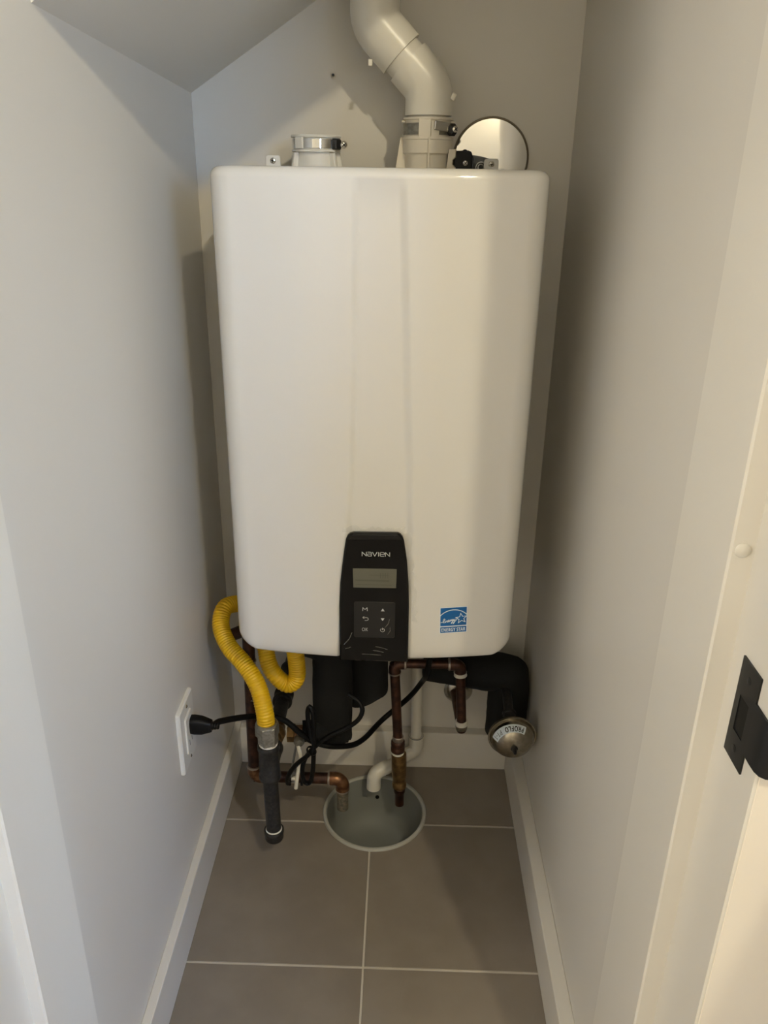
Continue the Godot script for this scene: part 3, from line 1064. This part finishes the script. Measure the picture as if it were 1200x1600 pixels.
func copper() -> void:
	# left: down from the heater, along and over the basin
	var z := -1.20
	var xa := -0.2575
	var t := thing("drain_pipe", "dark copper pipe dropping behind the yellow hose and turning over the floor basin", "pipe", V(xa, 0.12, z))
	var r := 0.0108
	var g := G.new()
	g.tube(PackedVector3Array([V(xa, 0.488, z), V(-0.262, 0.13, z)]), r, 24)
	put("riser", g, M.copper, t)
	g = G.new()
	g.tube(PackedVector3Array([V(-0.262, 0.121, z), V(-0.111, 0.121, z)]), r, 24)
	put("cross_run", g, M.copper, t)
	cu_elbow(V(-0.262, 0.121, z), Vector3.UP, Vector3.RIGHT, 0.0130, 0.026, M.copper_bright, t)
	cu_elbow(V(-0.0945, 0.121, z), Vector3.LEFT, Vector3.DOWN, 0.0130, 0.026, M.copper_bright, t)
	g = G.new()
	g.lathe(V(-0.0945, 0.050, z), Vector3.UP, [Vector2(0.0088, 0.03), Vector2(0.0088, 0.0), Vector2(0.0112, 0.0), Vector2(0.0112, 0.048)], 24)
	put("outlet_stub", g, M.oxide, t, "grey-green tarnished pipe end")
	g = G.new()
	g.lathe(V(xa - 0.001, 0.378, z), Vector3.UP, [Vector2(0.0105, 0), Vector2(0.0122, 0.0005), Vector2(0.0122, 0.0025), Vector2(0.0105, 0.003)], 22)
	put("solder_ring", g, M.solder, t)
	g = G.new()
	g.lathe(V(-0.2555, 0.300, z), Vector3.UP, [Vector2(0.0105, 0), Vector2(0.0112, 0.0005), Vector2(0.0112, 0.0015), Vector2(0.0105, 0.002)], 22)
	put("solder_ring", g, M.solder, t)
	# short run behind, up under the heater at left
	g = G.new()
	g.tube(bends([V(-0.300, 0.395, -1.26), V(-0.258, 0.420, -1.25), V(-0.215, 0.425, -1.25)], 0.02, 6), 0.0115, 20)
	put("stub", g, M.copper, t)
	# right: from the wall, up, across and down through a check valve to the basin
	z = -1.27
	var u := thing("relief_pipe", "dark copper pipe bridging under the heater and ending in a brass valve over the basin", "pipe", V(0.132, 0.0, z))
	r = 0.0093
	var e1 := V(0.1325, 0.187, z)
	var e2 := V(0.122, 0.337, z)
	var e3 := V(-0.001, 0.336, z)
	g = G.new()
	g.tube(PackedVector3Array([V(0.1255, 0.187, ZB + 0.004), e1]), r, 22)
	put("wall_run", g, M.copper, u)
	g = G.new()
	g.tube(PackedVector3Array([e1, e2]), r, 22)
	put("riser", g, M.copper, u)
	g = G.new()
	g.tube(PackedVector3Array([e2, e3]), r * 0.97, 22)
	put("cross_run", g, M.copper, u)
	g = G.new()
	g.tube(PackedVector3Array([e3, V(0.009, 0.165, z)]), r, 22)
	put("drop", g, M.copper, u)
	cu_elbow(e2, e1 - e2, e3 - e2, 0.0115, 0.021, M.copper, u)
	cu_elbow(e3, e2 - e3, V(0.01, -0.17, 0), 0.0115, 0.021, M.copper, u)
	cu_elbow(e1, e2 - e1, Vector3.FORWARD, 0.0112, 0.019, M.oxide, u)
	g = G.new()
	g.lathe(e2 + (e1 - e2).normalized() * 0.016, e1 - e2, [Vector2(0.0100, 0), Vector2(0.0124, 0.0005), Vector2(0.0120, 0.004), Vector2(0.0126, 0.0075), Vector2(0.0095, 0.009)], 20)
	put("white_tape", g, M.tape, u, "white thread tape under the top elbow")
	g = G.new()
	g.lathe(e1 + (e2 - e1).normalized() * 0.013, e2 - e1, [Vector2(0.0100, 0), Vector2(0.0122, 0.0005), Vector2(0.0120, 0.009), Vector2(0.0095, 0.010)], 20)
	put("white_tape", g, M.tape, u, "white thread tape above the lower elbow")
	var vt := V(0.0095, 0.165, z)
	g = G.new()
	g.lathe(vt, Vector3.DOWN, [Vector2(0.0095, -0.004), Vector2(0.0108, -0.003), Vector2(0.0108, 0.006), Vector2(0.0094, 0.008)], 24)
	put("ferrule", g, M.solder, u)
	g = G.new()
	g.lathe(vt, Vector3.DOWN, [Vector2(0.0100, 0.006), Vector2(0.0135, 0.009), Vector2(0.0140, 0.016), Vector2(0.0122, 0.018), Vector2(0.0122, 0.021), Vector2(0.0138, 0.023), Vector2(0.0138, 0.031), Vector2(0.0110, 0.034)], 24)
	put("coupling", g, M.copper, u)
	g = G.new()
	g.lathe(vt, Vector3.DOWN, [Vector2(0.0100, 0.033), Vector2(0.0125, 0.034), Vector2(0.0125, 0.0375), Vector2(0.0100, 0.0385)], 24)
	put("seal_ring", g, M.tape, u)
	var q := V(0.012, 0.1265, z)
	var ax := V(0.03, -1, 0)
	g = G.new()
	g.lathe(q, ax, [Vector2(0.0100, 0.0), Vector2(0.0145, 0.001), Vector2(0.0150, 0.004), Vector2(0.0150, 0.050), Vector2(0.0132, 0.062), Vector2(0.0132, 0.072), Vector2(0.0140, 0.073), Vector2(0.0140, 0.082), Vector2(0.0100, 0.086)], 28)
	put("valve_body", g, M.brass, u, "brass inline valve body")
	g = G.new()
	g.lathe(q, ax, [Vector2(0.0100, 0.084), Vector2(0.0118, 0.086), Vector2(0.0118, 0.094), Vector2(0.0092, 0.098), Vector2(0.0092, 0.128), Vector2(0.0075, 0.128), Vector2(0.0075, 0.11)], 24)
	put("outlet_stub", g, M.copper, u)
	# round cover plate where it leaves the wall
	g = G.new()
	g.lathe(V(0.1335, 0.187, ZB), Vector3.BACK, [Vector2(0.030, 0.0), Vector2(0.030, 0.002), Vector2(0.027, 0.005), Vector2(0.016, 0.0085), Vector2(0.0125, 0.009), Vector2(0.0125, 0.004)], 40)
	tag(put("pipe_escutcheon", g, M.steel), "small round chrome collar plate on the back wall behind the copper riser", "wall plate")

func foam_tube(path: PackedVector3Array, r: float) -> G:
	var rng := RandomNumberGenerator.new()
	rng.seed = int(r * 1e5) + path.size()
	var g := G.new()
	var rr := []
	for i in path.size():
		rr.append(r * (1.0 + rng.randf_range(-0.012, 0.012)))
	g.tube(path, rr, 28, true, 7)
	return g

func dense(p: PackedVector3Array, step := 0.01) -> PackedVector3Array:
	var o := PackedVector3Array()
	for i in p.size() - 1:
		var n := maxi(1, int(p[i].distance_to(p[i + 1]) / step))
		for k in n:
			o.append(p[i].lerp(p[i + 1], float(k) / n))
	o.append(p[-1])
	return o

func insulation() -> void:
	# right: across under the heater, mitred down beside the right wall
	var t := thing("insulated_pipe", "thick black foam insulated pipe running right and elbowing down beside the right wall", "pipe", V(0.14, 0.2, -1.26))
	put("insulation", foam_tube(dense(bends([V(0.064, 0.2935, -1.347), V(0.2215, 0.297, -1.302), V(0.2215, 0.165, -1.302)], 0.006, 3)), 0.0395), M.foam, t)
	var g := G.new()
	g.tube(PackedVector3Array([V(0.095, 0.315, -1.338), V(0.095, 0.484, -1.335)]), 0.011, 18)
	put("copper_stub", g, M.copper, t)
	# left: wide lagging hanging below the heater's middle
	t = thing("insulated_pipe", "thick black foam insulated pipe hanging left of centre with ragged lower end", "pipe", V(-0.113, 0.2, -1.22))
	var p := dense(bends([V(-0.178, 0.420, -1.235), V(-0.113, 0.400, -1.228), V(-0.114, 0.208, -1.22)], 0.03, 8))
	g = foam_tube(p, 0.0365)
	# ragged lower rim
	var rng := RandomNumberGenerator.new()
	rng.seed = 12
	for i in g.v.size():
		if g.v[i].y < 0.212:
			g.v[i].y += rng.randf_range(-0.004, 0.006)
	put("insulation", g, M.foam, t)
	g = foam_tube(dense(PackedVector3Array([V(-0.10, 0.236, -1.205), V(-0.166, 0.233, -1.195)])), 0.0195)
	put("side_insulation", g, M.foam, t)
	g = G.new()
	g.tube(PackedVector3Array([V(-0.165, 0.44, -1.225), V(-0.165, 0.487, -1.225)]), 0.012, 16)
	put("copper_stub", g, M.copper, t)
	# middle
	t = thing("insulated_pipe", "short black foam insulated pipe under the control panel, cut off obliquely", "pipe", V(-0.05, 0.25, -1.27))
	p = dense(PackedVector3Array([V(-0.052, 0.485, -1.272), V(-0.050, 0.265, -1.272)]))
	g = foam_tube(p, 0.038)
	for i in g.v.size():
		if g.v[i].y < 0.268:
			g.v[i].y += (g.v[i].x + 0.05) * 0.5
	put("insulation", g, M.foam, t)
	# isolating valve with its hanging lever
	t = thing("shutoff_valve", "brass hexagonal shutoff valve with white lever at the left insulated pipe", "valve", V(-0.178, 0.13, -1.185))
	var vx := -0.1655
	put("valve_body", hex_nut(V(-0.194, 0.231, -1.192), Vector3.RIGHT, 0.0165, 0.014), M.brass, t)
	put("end_nut", hex_nut(V(-0.180, 0.231, -1.192), Vector3.RIGHT, 0.0145, 0.014), M.copper_bright, t)
	g = G.new()
	g.lathe(V(-0.172, 0.229, -1.180), V(0.15, -0.1, 1), [Vector2(0.009, 0.0), Vector2(0.010, 0.010), Vector2(0.008, 0.014), Vector2(0.0001, 0.0145)], 20)
	put("lever_hub", g, M.zinc, t)
	g = G.new()
	g.tube(spline([V(-0.1725, 0.222, -1.168), V(-0.168, 0.200, -1.162), V(-0.1735, 0.165, -1.156), V(-0.177, 0.136, -1.154)], 0.004), 0.0036, 12)
	put("lever", g, M.lever, t)
	g = G.new()
	g.tube(PackedVector3Array([V(-0.176, 0.222, -1.176), V(-0.184, 0.175, -1.176), V(-0.190, 0.140, -1.18)]), 0.0022, 10)
	put("lever_stem", g, M.grey_metal, t)
	# steel ring clamp on the copper cross run
	t = thing("pipe_clamp", "small silver ring clamp round the lower copper cross pipe", "clamp", V(-0.186, 0.108, -1.2))
	g = G.new()
	g.lathe(V(-0.191, 0.121, -1.2), Vector3.RIGHT, [Vector2(0.0110, 0), Vector2(0.0142, 0.0005), Vector2(0.0142, 0.0105), Vector2(0.0110, 0.011)], 28)
	put("ring", g, M.steel, t)
	g = G.new()
	g.box(V(-0.1855, 0.1385, -1.196), V(0.010, 0.008, 0.012), 0.001)
	put("lug", g, M.grey_metal, t)
	g = G.new()
	for xx in [-0.1965, -0.1735]:
		g.lathe(V(xx, 0.121, -1.2), Vector3.RIGHT, [Vector2(0.0110, 0), Vector2(0.0155, 0.0005), Vector2(0.0155, 0.0045), Vector2(0.0110, 0.005)], 24)
	put("rubber_collar", g, M.black_rubber, t)
	# small steel expansion tank facing the room
	t = thing("expansion_tank", "small round steel pressure tank with label at the right wall", "tank", V(0.216, 0.2, -1.2))
	var c := V(0.2155, 0.2445, -1.182)
	var ax := V(0.0, -0.05, 1).normalized()
	var prof := [Vector2(0.0395, 0.0)]
	for i in range(1, 12):
		var a := PI / 2 * i / 11.0
		prof.append(Vector2(maxf(0.0001, 0.0395 * pow(cos(a), 0.85)), 0.031 * sin(a)))
	g = G.new()
	g.lathe(c, ax, prof, 48)
	put("front_dome", g, M.tank, t)
	var pb := []
	for i in range(0, 12):
		var a := PI / 2 * (11 - i) / 11.0
		pb.append(Vector2(maxf(0.0001, 0.0395 * cos(a)), -0.031 * sin(a)))
	g = G.new()
	g.lathe(c, ax, pb, 48)
	put("rear_dome", g, M.tank, t)
	g = G.new()
	g.lathe(c, ax, [Vector2(0.0385, -0.005), Vector2(0.0430, -0.0042), Vector2(0.0442, -0.001), Vector2(0.0434, 0.0012), Vector2(0.0410, 0.0014), Vector2(0.0388, -0.0002)], 48)
	put("seam_rim", g, M.tank, t)
	g = G.new()
	g.lathe(c + ax * 0.030, ax, [Vector2(0.0062, -0.001), Vector2(0.0062, 0.002), Vector2(0.0040, 0.003), Vector2(0.0036, 0.008), Vector2(0.0040, 0.009), Vector2(0.0026, 0.014), Vector2(0.0001, 0.0145)], 18)
	put("air_valve", g, M.black_metal, t)
	g = G.new()
	g.lathe(c + V(-0.004, 0.024, -0.022), V(0, 0.25, -1), [Vector2(0.011, -0.01), Vector2(0.011, 0.006), Vector2(0.013, 0.007), Vector2(0.013, 0.012), Vector2(0.009, 0.013), Vector2(0.009, 0.10)], 20)
	put("neck", g, M.iron, t)
	# label: a strip on an arc round the dome, lettering upside down
	var u := Vector3.RIGHT
	var w := ax.cross(u).normalized()
	if w.y < 0.0:
		w = -w
	var dome := func(ang: float, rad: float, off: float) -> Vector3:
		var k := clampf(rad / 0.0395, 0.0, 0.999)
		var al := acos(pow(k, 1.0 / 0.85))
		var d := u * cos(ang) + w * sin(ang)
		var nn := (d * k + ax * 0.75 * sin(al)).normalized()
		return c + d * rad + ax * 0.031 * sin(al) + nn * off
	var rows := []
	for i in 4:
		var row := PackedVector3Array()
		for j in 31:
			row.append(dome.call(lerpf(0.98, 2.95, j / 30.0), lerpf(0.0290, 0.0375, i / 3.0), 0.0004))
		rows.append(row)
	g = G.new()
	g.grid(rows, false, ax)
	var lb := put("label", g, M.sticker_white, t)
	var arc := func(a: float, b: float, cc: float) -> Vector3: return dome.call(1.05 + a / 0.033, 0.0332 - b, 0.0004 + cc)
	g = G.new()
	g.letters("PROFLO", Vector2(0.033, 0.0056), Vector2(0.0180, 0.0), arc, true)
	g.letters("PT-1", Vector2(0.016, 0.0050), Vector2(0.0500, 0.0), arc, false)
	put("lettering", g, M.black_rubber, lb)

func drain() -> void:
	# white floor basin
	var c := V(-0.034, 0.0, -1.245)
	var t := thing("floor_basin", "round white basin sunk in the tiled floor beneath the heater", "basin", V(-0.034, -0.06, -1.245))
	var g := G.new()
	g.lathe(c, Vector3.UP, [Vector2(0.0985, -0.009), Vector2(0.1035, -0.0005), Vector2(0.1035, 0.002), Vector2(0.1020, 0.0045), Vector2(0.0995, 0.0052), Vector2(0.0970, 0.0042), Vector2(0.0955, 0.0010)], 64)
	put("rim", g, M.basin_rim, t)
	g = G.new()
	g.lathe(c, Vector3.UP, [Vector2(0.0955, 0.0010), Vector2(0.0930, -0.030), Vector2(0.0880, -0.070), Vector2(0.0800, -0.092), Vector2(0.0640, -0.104), Vector2(0.0400, -0.109), Vector2(0.0080, -0.111)], 64)
	g.lathe(c, Vector3.UP, [Vector2(0.0001, -0.122), Vector2(0.07, -0.120), Vector2(0.095, -0.085), Vector2(0.0985, -0.009)], 64)
	put("bowl", g, M.basin, t)
	g = G.new()
	g.lathe(c + V(0.004, -0.1125, 0.0), Vector3.UP, [Vector2(0.010, 0.0), Vector2(0.010, 0.0025), Vector2(0.007, 0.003), Vector2(0.0062, 0.0008), Vector2(0.0001, 0.0006)], 20)
	put("strainer", g, M.basin, t)
	g = G.new()
	g.lathe(c + V(0.003, -0.045, -0.0905), V(0, 0.15, 1), [Vector2(0.0042, 0), Vector2(0.0042, 0.0014), Vector2(0.0001, 0.0014)], 16)
	put("drain_hole", g, M.black_rubber, t, "small dark hole in the bowl")
	# white plastic condensate pipe
	t = thing("condensate_pipe", "thin white plastic drain pipe running down the back wall to the basin", "pipe", V(0.045, 0.0, -1.35))
	var r := 0.0110
	g = G.new()
	g.tube(PackedVector3Array([V(0.0435, 0.484, -1.352), V(0.0475, 0.105, -1.352)]), r, 22)
	put("riser", g, M.pvc, t)
	g = G.new()
	g.tube(bends([V(0.0475, 0.106, -1.352), V(0.0478, 0.070, -1.352), V(0.010, 0.055, -1.333)], 0.016, 8), 0.0142, 24)
	g.lathe(V(0.0475, 0.106, -1.352), Vector3.UP, [Vector2(0.0142, -0.004), Vector2(0.0152, -0.003), Vector2(0.0152, 0.0005), Vector2(0.0108, 0.001)], 24)
	put("elbow", g, M.pvc, t)
	g = G.new()
	g.tube(PackedVector3Array([V(0.016, 0.0575, -1.336), V(-0.022, 0.0475, -1.314)]), r, 22)
	put("cross_run", g, M.pvc, t)
	g = G.new()
	g.tube(bends([V(-0.008, 0.0505, -1.322), V(-0.0375, 0.0445, -1.306), V(-0.0385, 0.008, -1.304)], 0.018, 10), 0.0145, 24)
	put("elbow", g, M.pvc, t)
	g = G.new()
	g.lathe(V(0.0475, 0.105, -1.352), Vector3.UP, [Vector2(0.0152, 0.0), Vector2(0.0156, 0.001), Vector2(0.0152, 0.002)], 24)
	put("joint_ring", g, M.grey_plastic, t)
	var mk := G.new()
	for i in 7:
		var y := 0.300 + i * 0.006
		mk.box(V(0.0455 - 0.0022 * (i % 2), y, -1.352 + r), V(0.005 - 0.0015 * (i % 3), 0.0014, 0.0006), 0.0001)
	put("pipe_marking", mk, M.grey_plastic, t)

func cable(pts: Array, r: float) -> G:
	var g := G.new()
	g.tube(spline(pts, 0.004), r, 12)
	return g

func electric() -> void:
	# outlet in the left wall
	var t := thing("wall_outlet", "white rectangular power outlet low on the left wall", "outlet", V(XL, 0.282, -1.053))
	var mp := plane(V(XL, 0.339, -1.053), V(0, 0, -1), Vector3.UP)
	var g := G.new()
	g.prism(round_rect(Vector2.ZERO, Vector2(0.078, 0.118), 0.003), 0.0065, 0.0022, mp)
	put("plate", g, M.white_plastic, t)
	g = G.new()
	g.prism(round_rect(Vector2(0.0, 0.0), Vector2(0.034, 0.068), 0.002), 0.0026, 0.0008, plane(V(XL + 0.0065, 0.339, -1.053), V(0, 0, -1), Vector3.UP))
	var rc := put("receptacle", g, M.white_plastic, t)
	g = G.new()
	var fp := plane(V(XL + 0.0091, 0.322, -1.053), V(0, 0, -1), Vector3.UP)
	for q in [[-0.0065, 0.009], [0.0065, 0.007]]:
		g.stroke([Vector2(q[0], -q[1] / 2), Vector2(q[0], q[1] / 2)], 0.0022, fp, 0.0002)
	put("socket_slot", g, M.black_rubber, rc)
	for yy in [0.388, 0.290]:
		screw(V(XL + 0.0065, yy, -1.053), V(0, 0, -1), Vector3.UP, 0.0028, t)
	# power cord
	t = thing("power_cord", "black power cord plugged into the left wall outlet and drooping under the heater", "cord", V(-0.32, 0.22, -1.06))
	g = G.new()
	var o := V(XL + 0.009, 0.346, -1.062)
	var secs := [[0.0, 0.0115, 0.0150], [0.006, 0.0120, 0.0155], [0.018, 0.0110, 0.0150], [0.028, 0.0095, 0.0115], [0.034, 0.0080, 0.0095]]
	var rows := []
	for s in secs:
		var row := PackedVector3Array()
		for j in 24:
			var a := TAU * j / 24.0
			var cx := signf(cos(a)) * pow(absf(cos(a)), 0.6)
			var cy := signf(sin(a)) * pow(absf(sin(a)), 0.6)
			row.append(o + V(s[0], cy * s[2] - s[0] * 0.06, cx * s[1]))
		rows.append(row)
	g.grid(rows, true)
	g.flat(Array(rows[0]), Vector3.LEFT)
	g.flat(Array(rows[-1]), Vector3.RIGHT)
	put("plug", g, M.black_rubber, t)
	g = G.new()
	for i in 3:
		g.lathe(o + V(0.034 + i * 0.0042, -0.0022, 0), Vector3.RIGHT, [Vector2(0.004, 0), Vector2(0.0066 - i * 0.0006, 0.0002), Vector2(0.0062 - i * 0.0006, 0.003), Vector2(0.004, 0.0034)], 18)
	put("strain_relief", g, M.black_rubber, t)
	var cd := cable([o + V(0.034, -0.0022, 0), V(-0.288, 0.338, -1.082), V(-0.240, 0.313, -1.130), V(-0.197, 0.292, -1.152), V(-0.165, 0.258, -1.157), V(-0.143, 0.236, -1.162), V(-0.109, 0.219, -1.172), V(-0.065, 0.197, -1.212), V(-0.019, 0.190, -1.296), V(0.028, 0.235, -1.303), V(0.053, 0.288, -1.283), V(0.058, 0.322, -1.255), V(0.062, 0.352, -1.245), V(0.066, 0.400, -1.240), V(0.064, 0.479, -1.240)], 0.0052)
	put("cord", cd, M.black_rubber, t)
	# coiled spare cable, hanging on the clamp
	t = thing("cable_loop", "black spare cable hanging in a narrow loop beside the white lever", "cable", V(-0.15, 0.11, -1.17))
	g = cable([V(-0.080, 0.338, -1.166), V(-0.064, 0.332, -1.158), V(-0.055, 0.318, -1.152), V(-0.062, 0.297, -1.150), V(-0.082, 0.279, -1.150), V(-0.116, 0.258, -1.150), V(-0.142, 0.231, -1.152), V(-0.157, 0.208, -1.153), V(-0.164, 0.180, -1.155), V(-0.1625, 0.152, -1.158), V(-0.1545, 0.144, -1.158), V(-0.1465, 0.166, -1.155), V(-0.1425, 0.212, -1.150), V(-0.1405, 0.270, -1.149), V(-0.1425, 0.314, -1.149), V(-0.1475, 0.322, -1.150), V(-0.151, 0.300, -1.152), V(-0.146, 0.262, -1.150), V(-0.141, 0.238, -1.148), V(-0.152, 0.218, -1.148), V(-0.172, 0.195, -1.152), V(-0.187, 0.168, -1.160), V(-0.195, 0.140, -1.172), V(-0.196, 0.122, -1.182)], 0.0042)
	put("cable", g, M.black_rubber, t)
	g = G.new()
	g.lathe(V(-0.146, 0.226, -1.150), V(0.5, 0.85, 0.1), [Vector2(0.008, -0.002), Vector2(0.0098, -0.0018), Vector2(0.0098, 0.0018), Vector2(0.008, 0.002)], 18)
	put("cable_tie", g, M.black_rubber, t)

func doorway() -> void:
	# right jamb: stop board and rebate
	var g := G.new()
	g.box(V((XR - 0.0015 + 0.296) / 2, 1.02, -0.6325), V(0.0345, 2.08, 0.115), 0.0018)
	g.box(V(0.2885, 1.02, -0.537), V(0.015, 2.08, 0.080), 0.0015)
	struct("trim_1", g, M.trim)
	g = G.new()
	g.box(V(XL - 0.0075 + 0.0115, 1.02, -0.5535), V(0.022, 2.08, 0.093), 0.0018)
	g.box(V(XL - 0.0055, 1.02, -0.465), V(0.015, 2.08, 0.090), 0.0015)
	struct("trim_2", g, M.trim)
	struct("trim_3", wallbox(V(XL - 0.013, 2.04, -0.60), V(0.296, 2.06, -0.497), 0.001), M.trim)
	struct("trim_4", wallbox(V(0.2812, 0, -0.511), V(0.375, 2.12, -0.4965), 0.003), M.casing)
	# strike plate with curled lip
	var x := 0.281
	var t := thing("strike_plate", "black metal latch strike plate on the right door jamb", "strike plate", V(x, 0.738, -0.535))
	var mp := plane(V(x, 0, 0), V(0, 0, 1), Vector3.UP)
	g = G.new()
	var th := 0.0016
	for q in [[-0.553, -0.545, 0.738, 0.829], [-0.545, -0.528, 0.738, 0.764], [-0.545, -0.528, 0.797, 0.829], [-0.528, -0.519, 0.738, 0.829]]:
		g.prism(PackedVector2Array([Vector2(q[0], q[2]), Vector2(q[1], q[2]), Vector2(q[1], q[3]), Vector2(q[0], q[3])]), th, 0.0, mp)
	put("plate", g, M.black_metal, t)
	g = G.new()
	g.box(V(x + 0.0005, 0.7805, -0.5365), V(0.003, 0.034, 0.018), 0.0003)
	put("latch_hole", g, M.black_rubber, t)
	g = G.new()
	var rows := [PackedVector3Array(), PackedVector3Array(), PackedVector3Array(), PackedVector3Array()]
	var pathl := [Vector2(x - 0.0018, -0.5195), Vector2(x - 0.0020, -0.508), Vector2(x - 0.0018, -0.499), Vector2(x - 0.0004, -0.493), Vector2(x + 0.003, -0.489), Vector2(x + 0.009, -0.487), Vector2(x + 0.014, -0.4868)]
	for k in pathl.size():
		var u := k / 6.0
		var p: Vector2 = pathl[k]
		var sh := 0.004 * u * u
		rows[0].append(V(p.x, 0.7575 + sh, p.y))
		rows[1].append(V(p.x, 0.8070 - sh, p.y))
		rows[2].append(V(p.x + 0.0016, 0.8070 - sh, p.y - 0.0012))
		rows[3].append(V(p.x + 0.0016, 0.7575 + sh, p.y - 0.0012))
	for i in 4:
		g.grid([rows[i], rows[(i + 1) % 4]], false, [V(-1, 0, 0.5), Vector3.UP, V(1, 0, -0.5), Vector3.DOWN][i])
	put("curled_lip", g, M.black_metal, t)
	for yy in [0.8155, 0.7500]:
		g = G.new()
		g.lathe(V(x - th, yy, -0.5365), Vector3.LEFT, [Vector2(0.0036, -0.0004), Vector2(0.0034, 0.0003), Vector2(0.0001, 0.0006)], 16)
		put("screw", g, M.black_metal, t)
	g = G.new()
	g.lathe(V(0.2712, 0.9113, -0.575), Vector3.BACK, [Vector2(0.0062, 0.0), Vector2(0.0062, 0.001), Vector2(0.0048, 0.0024), Vector2(0.0001, 0.003)], 20)
	tag(put("door_bumper", g, M.silicone), "small round clear bumper dot on the right door stop", "bumper")
